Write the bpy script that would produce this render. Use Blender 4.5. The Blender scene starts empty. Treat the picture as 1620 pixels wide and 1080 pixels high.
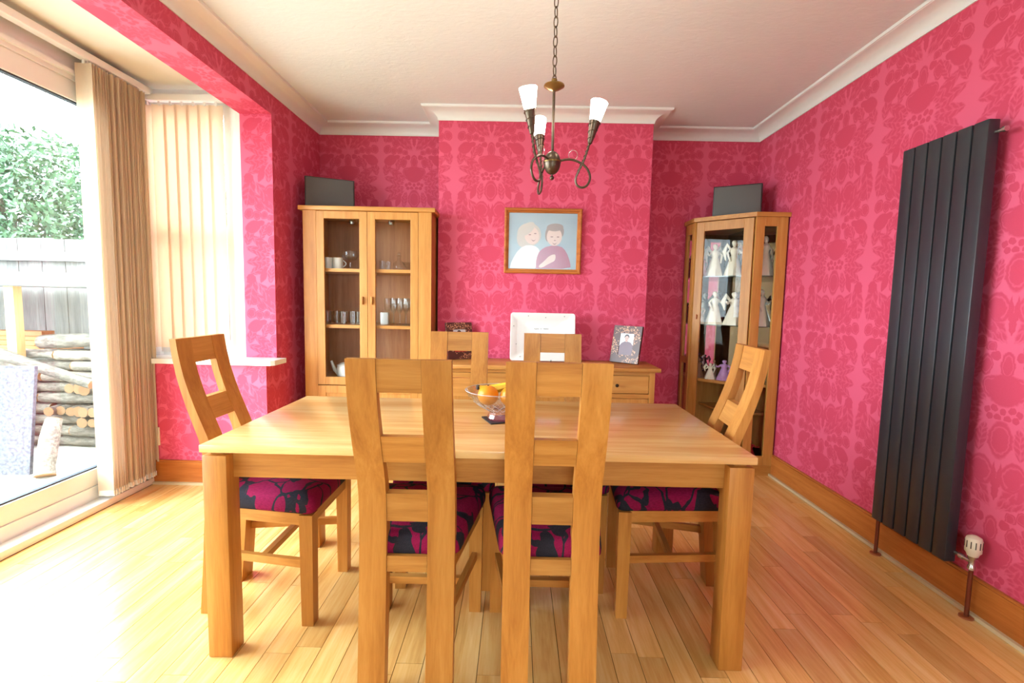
import bpy, bmesh, math, random
from mathutils import Matrix, Vector

random.seed(7)
PI = math.pi
SC = bpy.context.scene
COL = SC.collection

# ------------------------------------------------------------------ camera
F = Vector((-0.0088063, 0.9962590, -0.0859680))
R = Vector((0.9997458, 0.0105564, 0.0199246))
FPX = 755.0
cam_d = bpy.data.cameras.new('camera')
cam_d.sensor_width = 36.0
cam_d.lens = FPX / 1620.0 * 36.0
cam_d.clip_start = 0.05
cam = bpy.data.objects.new('camera', cam_d)
COL.objects.link(cam)
F.normalize()
U = R.cross(F).normalized()
R = F.cross(U).normalized()
cam.matrix_world = Matrix(((R.x, U.x, -F.x, 0.0), (R.y, U.y, -F.y, 0.0), (R.z, U.z, -F.z, 1.25), (0, 0, 0, 1)))
SC.camera = cam

# ------------------------------------------------------------------ sky and exposure
SKY = 21.5
world = bpy.data.worlds.new('overcast_sky')
SC.world = world
world.use_nodes = True
bgn = world.node_tree.nodes['Background']
bgn.inputs[0].default_value = (0.78, 0.93, 1.0, 1)
bgn.inputs[1].default_value = SKY
SC.view_settings.view_transform = 'Standard'
SC.view_settings.look = 'None'
SC.view_settings.exposure = 0.0
SC.view_settings.gamma = 1.0
SC.view_settings.use_curve_mapping = False
SC.cycles.max_bounces = 7
SC.cycles.diffuse_bounces = 3
SC.cycles.use_adaptive_sampling = True
SC.cycles.adaptive_threshold = 0.05
SC.cycles.glossy_bounces = 4
SC.cycles.transmission_bounces = 4
SC.cycles.transparent_max_bounces = 32
SC.cycles.sample_clamp_indirect = 8.0
SC.cycles.caustics_reflective = False
SC.cycles.caustics_refractive = False


def portal(loc, rot, sx, sy):
    l = bpy.data.lights.new('sky_portal', 'AREA')
    l.shape = 'RECTANGLE'
    l.size = sx
    l.size_y = sy
    l.cycles.is_portal = True
    o = bpy.data.objects.new('sky_portal', l)
    COL.objects.link(o)
    o.location = loc
    o.rotation_euler = rot


portal((-2.60, 1.75, 1.3), (0, -PI / 2, 0), 2.5, 3.2)       # patio door
portal((-2.12, 3.40, 1.7), (-PI / 2, 0, 0), 0.7, 1.8)       # side window of the bay
portal((0.25, -1.85, 1.55), (PI / 2, 0, 0), 1.1, 1.0)        # garden window behind the viewer

# ------------------------------------------------------------------ room dimensions
XL, XR, YB, YC = -1.617, 1.912, 3.95, 3.60
CX0, CX1 = -0.597, 0.966
ZC = 2.62
YN = -1.70
XB = -2.45        # patio door plane
ZB = 2.58         # bay ceiling


# ------------------------------------------------------------------ mesh helpers
class MB:
    def __init__(s):
        s.v = []
        s.f = []

    def add(s, vs, fs):
        n = len(s.v)
        s.v += [tuple(p) for p in vs]
        s.f += [tuple(i + n for i in f) for f in fs]
        return s

    def box(s, x0, x1, y0, y1, z0, z1, b=0.0):
        if b <= 0:
            vs = [(x, y, z) for x in (x0, x1) for y in (y0, y1) for z in (z0, z1)]
            return s.add(vs, [(0, 1, 3, 2), (4, 6, 7, 5), (0, 4, 5, 1), (2, 3, 7, 6), (0, 2, 6, 4), (1, 5, 7, 3)])
        bm = bmesh.new()
        bmesh.ops.create_cube(bm, size=1.0)
        for v in bm.verts:
            v.co = Vector((x0 + (v.co.x + .5) * (x1 - x0), y0 + (v.co.y + .5) * (y1 - y0), z0 + (v.co.z + .5) * (z1 - z0)))
        bmesh.ops.bevel(bm, geom=bm.edges[:], offset=b, segments=2, affect='EDGES', profile=0.5)
        bm.verts.index_update()
        s.add([v.co[:] for v in bm.verts], [[v.index for v in f.verts] for f in bm.faces])
        bm.free()
        return s

    def prism(s, poly, z0, z1):
        """poly: list of (x, y) counter-clockwise, extruded along z"""
        n = len(poly)
        vs = [(x, y, z0) for x, y in poly] + [(x, y, z1) for x, y in poly]
        fs = [tuple(range(n - 1, -1, -1)), tuple(range(n, 2 * n))]
        fs += [(i, (i + 1) % n, n + (i + 1) % n, n + i) for i in range(n)]
        return s.add(vs, fs)

    def lathe(s, prof, n=20, c=(0, 0, 0), closed=False):
        """prof: list of (r, z)"""
        vs, fs = [], []
        m = len(prof)
        for r, z in prof:
            for k in range(n):
                a = 2 * PI * k / n
                vs.append((c[0] + r * math.cos(a), c[1] + r * math.sin(a), c[2] + z))
        for j in range(m - 1):
            for k in range(n):
                k2 = (k + 1) % n
                fs.append((j * n + k, j * n + k2, (j + 1) * n + k2, (j + 1) * n + k))
        if not closed:
            if prof[0][0] > 1e-5:
                fs.append(tuple(range(n - 1, -1, -1)))
            if prof[-1][0] > 1e-5:
                fs.append(tuple((m - 1) * n + k for k in range(n)))
        return s.add(vs, fs)

    def tube(s, pts, r, n=8, cap=True, closed=False):
        pts = [Vector(p) for p in pts]
        rs = r if isinstance(r, (list, tuple)) else [r] * len(pts)
        m = len(pts)
        vs, fs = [], []
        t0 = (pts[1] - pts[0]).normalized()
        up = Vector((0, 0, 1)) if abs(t0.z) < 0.9 else Vector((1, 0, 0))
        nrm = (up - t0 * up.dot(t0)).normalized()
        for i, p in enumerate(pts):
            if closed:
                t = pts[(i + 1) % m] - pts[i - 1]
            else:
                t = pts[min(i + 1, m - 1)] - pts[max(i - 1, 0)]
            t.normalize()
            nrm = (nrm - t * nrm.dot(t)).normalized()
            bn = t.cross(nrm)
            for k in range(n):
                a = 2 * PI * k / n
                vs.append(p + (nrm * math.cos(a) + bn * math.sin(a)) * rs[i])
        for j in range(m if closed else m - 1):
            j2 = (j + 1) % m
            for k in range(n):
                k2 = (k + 1) % n
                fs.append((j * n + k, j * n + k2, j2 * n + k2, j2 * n + k))
        if cap and not closed:
            fs.append(tuple(range(n - 1, -1, -1)))
            fs.append(tuple((m - 1) * n + k for k in range(n)))
        return s.add(vs, fs)

    def ball(s, c, rx, ry=None, rz=None, n=16, m=10):
        ry = rx if ry is None else ry
        rz = rx if rz is None else rz
        vs = [(c[0], c[1], c[2] - rz)]
        for j in range(1, m):
            t = -PI / 2 + PI * j / m
            for k in range(n):
                a = 2 * PI * k / n
                vs.append((c[0] + rx * math.cos(t) * math.cos(a), c[1] + ry * math.cos(t) * math.sin(a), c[2] + rz * math.sin(t)))
        vs.append((c[0], c[1], c[2] + rz))
        fs = [(0, 1 + (k + 1) % n, 1 + k) for k in range(n)]
        for j in range(m - 2):
            for k in range(n):
                k2 = (k + 1) % n
                fs.append((1 + j * n + k, 1 + j * n + k2, 1 + (j + 1) * n + k2, 1 + (j + 1) * n + k))
        L = len(vs) - 1
        b = 1 + (m - 2) * n
        fs += [(b + k, b + (k + 1) % n, L) for k in range(n)]
        return s.add(vs, fs)

    def xf(s, mat, start=0):
        for i in range(start, len(s.v)):
            s.v[i] = tuple(mat @ Vector(s.v[i]))
        return s

    def obj(s, name, mat, parent=None, smooth=False, angle=40, loc=None):
        me = bpy.data.meshes.new(name)
        me.from_pydata(s.v, [], s.f)
        bm = bmesh.new()
        bm.from_mesh(me)
        bmesh.ops.recalc_face_normals(bm, faces=bm.faces[:])
        if smooth:
            lim = math.radians(angle)
            for f in bm.faces:
                f.smooth = True
            for e in bm.edges:
                if len(e.link_faces) == 2 and e.calc_face_angle(0.0) > lim:
                    e.smooth = False
        bm.to_mesh(me)
        bm.free()
        me.materials.append(mat)
        o = bpy.data.objects.new(name, me)
        COL.objects.link(o)
        if parent is not None:
            o.parent = parent
        if loc is not None:
            o.location = loc
        return o


def empty(name, loc=(0, 0, 0), rz=0.0, label=None, cat=None, group=None, kind=None):
    o = bpy.data.objects.new(name, None)
    COL.objects.link(o)
    o.location = loc
    o.rotation_euler = (0, 0, rz)
    o.empty_display_size = 0.05
    return tag(o, label, cat, group, kind)


def tag(o, label=None, cat=None, group=None, kind=None):
    if label:
        o['label'] = label
    if cat:
        o['category'] = cat
    if group:
        o['group'] = group
    if kind:
        o['kind'] = kind
    return o


def copy_tree(o, parent=None):
    c = o.copy()
    COL.objects.link(c)
    c.parent = parent
    for ch in list(o.children):
        copy_tree(ch, c)
    return c


def struct(o):
    o['kind'] = 'structure'
    return o


# ------------------------------------------------------------------ materials
def srgb(r, g, b):
    f = lambda c: (c / 255 / 12.92) if c / 255 <= 0.04045 else ((c / 255 + 0.055) / 1.055) ** 2.4
    return (f(r), f(g), f(b), 1.0)


class NT:
    """small wrapper to write node trees as expressions"""
    def __init__(s, tree):
        s.t = tree

    def n(s, kind, **kw):
        nd = s.t.nodes.new(kind)
        for k, v in kw.items():
            setattr(nd, k, v)
        return nd

    def put(s, sock, v):
        if isinstance(v, bpy.types.NodeSocket):
            s.t.links.new(v, sock)
        elif v is not None:
            sock.default_value = v

    def m(s, op, a, b=None, c=None, clamp=False):
        nd = s.n('ShaderNodeMath', operation=op, use_clamp=clamp)
        s.put(nd.inputs[0], a)
        if b is not None:
            s.put(nd.inputs[1], b)
        if c is not None:
            s.put(nd.inputs[2], c)
        return nd.outputs[0]

    def vm(s, op, a, b=None):
        nd = s.n('ShaderNodeVectorMath', operation=op)
        s.put(nd.inputs[0], a)
        if b is not None:
            s.put(nd.inputs[1], b)
        return nd.outputs['Value'] if op in ('DOT_PRODUCT', 'LENGTH') else nd.outputs[0]

    def noise(s, vec, scale, detail=3.0, rough=0.5, dist=0.0, out=0):
        nd = s.n('ShaderNodeTexNoise')
        if vec is not None:
            s.put(nd.inputs['Vector'], vec)
        nd.inputs['Scale'].default_value = scale
        nd.inputs['Detail'].default_value = detail
        nd.inputs['Roughness'].default_value = rough
        nd.inputs['Distortion'].default_value = dist
        return nd.outputs[out]

    def mix(s, fac, a, b, blend='MIX'):
        nd = s.n('ShaderNodeMix', data_type='RGBA', blend_type=blend)
        s.put(nd.inputs['Factor'], fac)
        s.put(nd.inputs['A'], a)
        s.put(nd.inputs['B'], b)
        return nd.outputs['Result']

    def ramp(s, fac, stops):
        nd = s.n('ShaderNodeValToRGB')
        s.put(nd.inputs[0], fac)
        el = nd.color_ramp.elements
        while len(el) < len(stops):
            el.new(0.5)
        for e, (p, c) in zip(el, stops):
            e.position = p
            e.color = c
        return nd.outputs[0]

    def bump(s, h, strength, dist):
        nd = s.n('ShaderNodeBump')
        s.put(nd.inputs['Height'], h)
        nd.inputs['Strength'].default_value = strength
        nd.inputs['Distance'].default_value = dist
        return nd.outputs[0]


def new_mat(name):
    m = bpy.data.materials.new(name)
    m.use_nodes = True
    nt = NT(m.node_tree)
    b = m.node_tree.nodes['Principled BSDF']
    return m, nt, b


def plain(name, col, rough=0.5, metal=0.0, spec=0.5, vary=0.0, scale=40.0, bump=0.0):
    m, nt, b = new_mat(name)
    b.inputs['Roughness'].default_value = rough
    b.inputs['Metallic'].default_value = metal
    b.inputs['Specular IOR Level'].default_value = spec
    tc = nt.n('ShaderNodeTexCoord').outputs['Object']
    nz = nt.noise(tc, scale, 3)
    dark = tuple(c * (1 - vary) for c in col[:3]) + (1,)
    lite = tuple(min(1, c * (1 + vary)) for c in col[:3]) + (1,)
    nt.put(b.inputs['Base Color'], nt.mix(nz, dark, lite))
    if bump:
        nt.put(b.inputs['Normal'], nt.bump(nz, 0.4, bump))
    return m


def wood(name, dark, mid, light, axis='Z', rough=0.42, scale=1.0, rnd=0.16, spec=0.4, coat=0.0, world_co=False):
    m, nt, b = new_mat(name)
    b.inputs['Roughness'].default_value = rough
    b.inputs['Specular IOR Level'].default_value = spec
    b.inputs['Coat Weight'].default_value = coat
    b.inputs['Coat Roughness'].default_value = 0.15
    tc = nt.n('ShaderNodeNewGeometry').outputs['Position'] if world_co else nt.n('ShaderNodeTexCoord').outputs['Object']
    oi = nt.n('ShaderNodeObjectInfo').outputs['Random']
    off = nt.vm('MULTIPLY', (17.0, 29.0, 11.0), oi)
    p = nt.vm('ADD', tc, off)
    st = {'X': (0.07, 1, 1), 'Y': (1, 0.07, 1), 'Z': (1, 1, 0.07)}[axis]
    ps = nt.vm('MULTIPLY', p, st)
    n1 = nt.noise(ps, 26 * scale, 5, 0.6, 0.6)
    n2 = nt.noise(ps, 150 * scale, 3, 0.6)
    n3 = nt.noise(ps, 7 * scale, 3, 0.5, 1.2)
    g = nt.m('ADD', nt.m('MULTIPLY', n1, 0.55), nt.m('ADD', nt.m('MULTIPLY', n2, 0.2), nt.m('MULTIPLY', n3, 0.3)))
    col = nt.ramp(g, [(0.36, dark), (0.52, mid), (0.68, light)])
    k = nt.m('MULTIPLY_ADD', oi, 2 * rnd, 1 - rnd)
    hsv = nt.n('ShaderNodeHueSaturation')
    nt.put(hsv.inputs['Color'], col)
    nt.put(hsv.inputs['Value'], k)
    nt.put(b.inputs['Base Color'], hsv.outputs[0])
    nt.put(b.inputs['Normal'], nt.bump(n2, 0.12, 0.0006))
    return m


def glass(name, tint=(1, 1, 1, 1), ior=1.45, rough=0.0):
    m = bpy.data.materials.new(name)
    m.use_nodes = True
    t = m.node_tree
    t.nodes.clear()
    nt = NT(t)
    out = nt.n('ShaderNodeOutputMaterial')
    tr = nt.n('ShaderNodeBsdfTransparent')
    tr.inputs[0].default_value = tint
    gl = nt.n('ShaderNodeBsdfGlossy')
    gl.inputs['Roughness'].default_value = rough
    geo = nt.n('ShaderNodeNewGeometry')
    cs = nt.m('ABSOLUTE', nt.vm('DOT_PRODUCT', geo.outputs['Normal'], geo.outputs['Incoming']))
    f0 = ((ior - 1) / (ior + 1)) ** 2
    sch = nt.m('MULTIPLY_ADD', nt.m('POWER', nt.m('SUBTRACT', 1.0, cs, clamp=True), 5.0), 1 - f0, f0)
    mx = nt.n('ShaderNodeMixShader')
    t.links.new(sch, mx.inputs[0])
    t.links.new(tr.outputs[0], mx.inputs[1])
    t.links.new(gl.outputs[0], mx.inputs[2])
    t.links.new(mx.outputs[0], out.inputs[0])
    return m


def sheer(name, col, trans=0.5):
    m = bpy.data.materials.new(name)
    m.use_nodes = True
    t = m.node_tree
    t.nodes.clear()
    nt = NT(t)
    out = nt.n('ShaderNodeOutputMaterial')
    tc = nt.n('ShaderNodeTexCoord').outputs['Object']
    nz = nt.noise(nt.vm('MULTIPLY', tc, (1, 1, 0.1)), 300, 2)
    c = nt.mix(nz, tuple(x * 0.94 for x in col[:3]) + (1,), col)
    d = nt.n('ShaderNodeBsdfDiffuse')
    tl = nt.n('ShaderNodeBsdfTranslucent')
    nt.put(d.inputs[0], c)
    nt.put(tl.inputs[0], c)
    mx = nt.n('ShaderNodeMixShader')
    mx.inputs[0].default_value = trans
    t.links.new(d.outputs[0], mx.inputs[1])
    t.links.new(tl.outputs[0], mx.inputs[2])
    t.links.new(mx.outputs[0], out.inputs[0])
    return m


def emit(name, col, strength):
    m, nt, b = new_mat(name)
    b.inputs['Base Color'].default_value = col
    b.inputs['Emission Color'].default_value = col
    b.inputs['Emission Strength'].default_value = strength
    b.inputs['Roughness'].default_value = 0.4
    return m


# ---- damask wallpaper -------------------------------------------------------
PW, PH = 0.534, 0.655


def damask_group():
    g = bpy.data.node_groups.new('damask', 'ShaderNodeTree')
    g.interface.new_socket('Vector', in_out='INPUT', socket_type='NodeSocketVector')
    g.interface.new_socket('Mask', in_out='OUTPUT', socket_type='NodeSocketFloat')
    nt = NT(g)
    gi = nt.n('NodeGroupInput').outputs[0]
    go = nt.n('NodeGroupOutput')
    sep = nt.n('ShaderNodeSeparateXYZ')
    nt.put(sep.inputs[0], gi)
    # x: 0 on the motif axis, 1.6 on the plain stripe; y: downwards, period 3.8
    ux = nt.m('ABSOLUTE', nt.m('WRAP', nt.m('MULTIPLY', sep.outputs[0], 3.2 / PW), 1.6, -1.6))
    vy = nt.m('WRAP', nt.m('MULTIPLY', sep.outputs[1], 3.8 / PH), 3.8, 0.0)
    cmb = nt.n('ShaderNodeCombineXYZ')
    nt.put(cmb.inputs[0], ux)
    nt.put(cmb.inputs[1], vy)
    nz = nt.noise(cmb.outputs[0], 5.0, 2.0, 0.6, out=1)
    p = nt.vm('ADD', cmb.outputs[0], nt.vm('MULTIPLY', nt.vm('SUBTRACT', nz, (0.5, 0.5, 0.5)), (0.16, 0.16, 0)))
    acc = None

    def join(mask):
        nonlocal acc
        acc = mask if acc is None else nt.m('MAXIMUM', acc, mask)

    def local(cx, cy, ang, L, w):
        ca, sa = math.cos(ang), math.sin(ang)
        a = nt.m('SUBTRACT', nt.vm('DOT_PRODUCT', p, (ca / L, sa / L, 0)), (cx * ca + cy * sa) / L)
        b = nt.m('SUBTRACT', nt.vm('DOT_PRODUCT', p, (-sa / w, ca / w, 0)), (-cx * sa + cy * ca) / w)
        return a, b

    def leaf(A, B, w, vein=True):
        cx, cy = (A[0] + B[0]) / 2, (A[1] + B[1]) / 2
        L = math.hypot(B[0] - A[0], B[1] - A[1]) / 2
        a, b = local(cx, cy, math.atan2(B[1] - A[1], B[0] - A[0]), L, w)
        ab = nt.m('ABSOLUTE', b)
        f = nt.m('MULTIPLY_ADD', a, a, ab)
        k = 5.0
        mk = nt.m('MULTIPLY_ADD', f, -k, k, clamp=True)
        if vein:
            mk = nt.m('MULTIPLY', mk, nt.m('MULTIPLY_ADD', ab, 5.0, 0.35, clamp=True))
            sv = nt.m('SINE', nt.m('MULTIPLY_ADD', a, 17.0, nt.m('MULTIPLY', ab, 7.0)))
            mk = nt.m('MULTIPLY', mk, nt.m('MULTIPLY_ADD', sv, 0.45, 0.95, clamp=True))
        join(mk)

    def oval(cx, cy, rx, ry, ang=0.0, ring=False):
        a, b = local(cx, cy, ang, rx, ry)
        f = nt.m('MULTIPLY_ADD', a, a, nt.m('MULTIPLY', b, b))
        mk = nt.m('MULTIPLY_ADD', f, -4.0, 4.0, clamp=True)
        if ring:
            r2 = nt.m('ABSOLUTE', nt.m('SUBTRACT', f, 0.45))
            mk = nt.m('MULTIPLY', mk, nt.m('MULTIPLY_ADD', r2, 6.0, 0.3, clamp=True))
        join(mk)

    oval(0, 0.32, 0.17, 0.34, ring=True)
    oval(0, 0.88, 0.46, 0.38)
    oval(0.36, 0.84, 0.2, 0.28, ring=True)
    for c in ((0.0, 1.36), (0.2, 1.31), (0.37, 1.37), (0.12, 1.5), (0.29, 1.52)):
        oval(c[0], c[1], 0.085, 0.085)
    leaf((0.40, 1.22), (1.26, 0.55), 0.20)
    leaf((0.44, 1.34), (1.46, 1.02), 0.19)
    leaf((0.44, 1.5), (1.48, 1.60), 0.21)
    leaf((0.44, 1.6), (1.34, 2.06), 0.21)
    oval(0, 2.02, 0.31, 0.46, ring=True)
    leaf((0.40, 1.66), (0.52, 2.40), 0.17)
    leaf((0.66, 1.72), (0.88, 2.40), 0.15, vein=False)
    oval(0.38, 2.80, 0.31, 0.38, 0.35, ring=True)
    leaf((0.06, 3.66), (1.02, 2.34), 0.25)
    leaf((0.0, 3.5), (0.1, 2.5), 0.09, vein=False)
    leaf((0.16, 3.66), (1.38, 2.62), 0.17)
    leaf((1.40, 3.34), (1.16, 2.06), 0.29)
    oval(1.28, 2.25, 0.2, 0.22)
    for c in ((0.88, 3.30, .18), (1.16, 3.10, .17), (1.30, 3.56, .2), (0.98, 3.62, .18), (0.68, 3.62, .16), (0.42, 3.72, .14)):
        oval(c[0], c[1], c[2], c[2], ring=True)
    oval(1.14, 0.26, 0.34, 0.25, 0.5)
    oval(0.50, 0.34, 0.16, 0.26, ring=True)
    oval(0.30, 0.10, 0.13, 0.12)
    oval(0.84, 0.10, 0.15, 0.12)
    leaf((1.16, 0.2), (1.44, 1.0), 0.2)
    leaf((0.62, 0.10), (0.86, 0.74), 0.16)
    oval(0.86, 0.86, 0.12, 0.1)
    nt.put(go.inputs[0], acc)
    return g


DAMASK = damask_group()


def wallpaper(name, axis, phase):
    """axis: world axis the paper runs along; phase: a plain stripe's position on it"""
    m, nt, b = new_mat(name)
    b.inputs['Roughness'].default_value = 0.62
    b.inputs['Specular IOR Level'].default_value = 0.28
    pos = nt.n('ShaderNodeNewGeometry').outputs['Position']
    sep = nt.n('ShaderNodeSeparateXYZ')
    nt.put(sep.inputs[0], pos)
    u = nt.m('SUBTRACT', sep.outputs['XYZ'.index(axis)], phase - PW / 2)
    if axis == 'Y':
        z = nt.m('SUBTRACT', sep.outputs[2], nt.m('MULTIPLY', sep.outputs[0], 1.0) if name.endswith('soffit') else 0.0)
    else:
        z = sep.outputs[2]
    v = nt.m('SUBTRACT', 2.14 + 1.5 * PH / 3.8, z)
    cmb = nt.n('ShaderNodeCombineXYZ')
    nt.put(cmb.inputs[0], u)
    nt.put(cmb.inputs[1], v)
    gr = nt.n('ShaderNodeGroup')
    gr.node_tree = DAMASK
    nt.put(gr.inputs[0], cmb.outputs[0])
    mask = gr.outputs[0]
    fine = nt.noise(pos, 260, 2, 0.7)
    col = nt.mix(nt.m('MULTIPLY', mask, nt.m('MULTIPLY_ADD', fine, 0.4, 0.75)), srgb(230, 98, 131), srgb(213, 72, 102))
    nt.put(b.inputs['Base Color'], col)
    nt.put(b.inputs['Roughness'], nt.m('MULTIPLY_ADD', mask, 0.14, 0.55))
    return m


M = {}
M['paper_chimney'] = wallpaper('wallpaper_chimney', 'X', 0.056)
M['paper_alcove_l'] = wallpaper('wallpaper_alcove_l', 'X', -1.12)
M['paper_alcove_r'] = wallpaper('wallpaper_alcove_r', 'X', 1.488)
M['paper_right'] = wallpaper('wallpaper_right', 'Y', 2.66)
M['paper_left'] = wallpaper('wallpaper_left', 'Y', 3.45)
M['paper_pier'] = wallpaper('wallpaper_pier', 'X', -1.83)
M['paper_soffit'] = wallpaper('wallpaper_soffit', 'Y', 3.45)


def ceiling_mat():
    m, nt, b = new_mat('ceiling_paint')
    b.inputs['Roughness'].default_value = 0.75
    pos = nt.n('ShaderNodeNewGeometry').outputs['Position']
    n1 = nt.noise(pos, 3.0, 4, 0.6, 1.5)
    n2 = nt.noise(nt.vm('MULTIPLY', pos, (1, 2.2, 1)), 16.0, 4, 0.6, 1.0)
    nt.put(b.inputs['Base Color'], nt.mix(n1, srgb(232, 239, 243), srgb(238, 244, 248)))
    nt.put(b.inputs['Normal'], nt.bump(n2, 0.35, 0.006))
    return m


M['ceiling'] = ceiling_mat()
M['cove'] = plain('cove_white', srgb(240, 243, 245), 0.5, vary=0.01)
M['bay_paint'] = plain('bay_cream_paint', srgb(240, 234, 220), 0.6, vary=0.015, scale=6)
M['pvc'] = plain('white_plastic_frame', srgb(244, 243, 241), 0.3, vary=0.01)
M['sill'] = plain('white_sill', srgb(246, 245, 242), 0.25, vary=0.01)
M['seal'] = plain('grey_gasket', srgb(60, 66, 74), 0.6, vary=0.05)
M['oak_z'] = wood('oak_upright', srgb(162, 100, 38), srgb(186, 124, 54), srgb(202, 142, 70), 'Z')
M['oak_x'] = wood('oak_crosswise', srgb(160, 100, 42), srgb(186, 126, 58), srgb(204, 146, 76), 'X')
M['oak_y'] = wood('oak_lengthwise', srgb(162, 100, 38), srgb(186, 124, 54), srgb(202, 142, 70), 'Y')
M['table_top'] = wood('oak_table_top', srgb(206, 146, 82), srgb(226, 176, 112), srgb(238, 200, 138), 'X', rough=0.22, scale=0.6, rnd=0.02, coat=0.25)
M['cab_z'] = wood('cabinet_oak_upright', srgb(176, 113, 48), srgb(197, 136, 66), srgb(210, 154, 82), 'Z', rnd=0.06)
M['cab_x'] = wood('cabinet_oak_crosswise', srgb(176, 113, 48), srgb(197, 136, 66), srgb(210, 154, 82), 'X', rnd=0.06)
M['cab_y'] = wood('cabinet_oak_lengthwise', srgb(176, 113, 48), srgb(197, 136, 66), srgb(210, 154, 82), 'Y', rnd=0.06)
M['cab_back'] = wood('cabinet_back_board', srgb(166, 100, 60), srgb(190, 122, 76), srgb(204, 140, 92), 'Z', rnd=0.04)
M['skirting'] = wood('skirting_stained_wood', srgb(168, 92, 34), srgb(190, 112, 50), srgb(206, 132, 66), 'Y', rnd=0.03, rough=0.35)
M['skirting_x'] = wood('skirting_stained_wood_x', srgb(168, 92, 34), srgb(190, 112, 50), srgb(206, 132, 66), 'X', rnd=0.03, rough=0.35)
M['bead'] = plain('cream_floor_bead', srgb(214, 190, 150), 0.5, vary=0.05)
M['plank'] = wood('floor_oak', srgb(208, 150, 78), srgb(231, 180, 106), srgb(243, 205, 140), 'Y', rough=0.25, scale=0.8, rnd=0.14, spec=0.5, coat=0.35, world_co=True)
M['underfloor'] = plain('dark_gap', srgb(84, 50, 24), 0.6, vary=0.1)
M['radiator'] = plain('anthracite_enamel', srgb(50, 53, 59), 0.32, vary=0.04, scale=300)
M['copper'] = plain('tarnished_copper', srgb(122, 62, 42), 0.38, metal=0.7, vary=0.15)
M['collar'] = plain('copper_collar', srgb(170, 96, 56), 0.4, metal=0.4, vary=0.1)
M['valve_white'] = plain('cream_plastic', srgb(232, 224, 200), 0.4, vary=0.02)
M['chrome'] = plain('satin_metal', srgb(190, 188, 180), 0.25, metal=0.9, vary=0.05)
M['slot'] = plain('dark_slot', srgb(70, 62, 50), 0.7, vary=0.05)
M['speaker'] = plain('speaker_cloth_sheen', srgb(96, 94, 92), 0.75, vary=0.12, scale=400)  # black cloth lightened to grey, reflected sheen is put into the colour
M['speaker_edge'] = plain('speaker_case', srgb(34, 33, 35), 0.4, vary=0.05)
M['pane'] = glass('window_pane')
M['print_glass'] = glass('picture_glass', (1, 1, 1, 1), 1.5, 0.28)
M['cab_glass'] = glass('cabinet_pane', (0.97, 0.985, 0.975, 1), 1.32)
M['glassware'] = glass('clear_glassware', (0.955, 0.965, 0.965, 1), 1.55, 0.03)
M['green_glass'] = glass('green_glassware', (0.55, 0.8, 0.5, 1), 1.6, 0.03)
M['shelf_glass'] = glass('glass_shelf', (0.80, 0.90, 0.86, 1), 1.5)
M['blind'] = sheer('blind_fabric', srgb(249, 232, 210), 0.44)
M['bronze'] = plain('antique_bronze', srgb(96, 82, 70), 0.36, metal=0.85, vary=0.18, scale=60)
M['brass'] = plain('aged_brass', srgb(140, 112, 66), 0.32, metal=0.9, vary=0.15, scale=50)
M['shade'] = emit('lit_frosted_glass', (1.0, 0.90, 0.76, 1), 24.0)
M['ceramic'] = plain('white_ceramic', srgb(242, 241, 238), 0.15, vary=0.01)
M['figurine'] = plain('ivory_bisque', srgb(238, 228, 208), 0.45, vary=0.06, scale=80)
M['pink_figure'] = plain('pink_china', srgb(214, 160, 160), 0.35, vary=0.25, scale=60)
M['red_figure'] = plain('red_china', srgb(196, 40, 48), 0.35, vary=0.1)
M['purple_figure'] = plain('lilac_glass', srgb(186, 140, 190), 0.25, vary=0.2)
M['brown_figure'] = plain('brown_resin', srgb(150, 104, 78), 0.5, vary=0.3, scale=80)
M['orange'] = plain('orange_peel', srgb(250, 150, 24), 0.42, vary=0.05, scale=300, bump=0.0006)
M['banana'] = plain('banana_skin', srgb(250, 206, 60), 0.45, vary=0.06, scale=30)
M['banana_tip'] = plain('banana_tip', srgb(46, 34, 26), 0.7, vary=0.1)
M['slate_mat'] = plain('black_slate', srgb(36, 36, 40), 0.5, vary=0.15, scale=90)
M['frame_wood'] = wood('picture_frame_wood', srgb(160, 84, 26), srgb(190, 108, 44), srgb(210, 132, 62), 'X', rnd=0.02, rough=0.3)
M['mirror'] = plain('mirror_back', srgb(215, 220, 218), 0.04, metal=1.0, vary=0.01)
M['knob'] = plain('dark_knob', srgb(60, 54, 44), 0.25, metal=0.8, vary=0.1)
M['wire'] = plain('plate_stand_wire', srgb(70, 66, 62), 0.4, metal=0.6)


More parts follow.
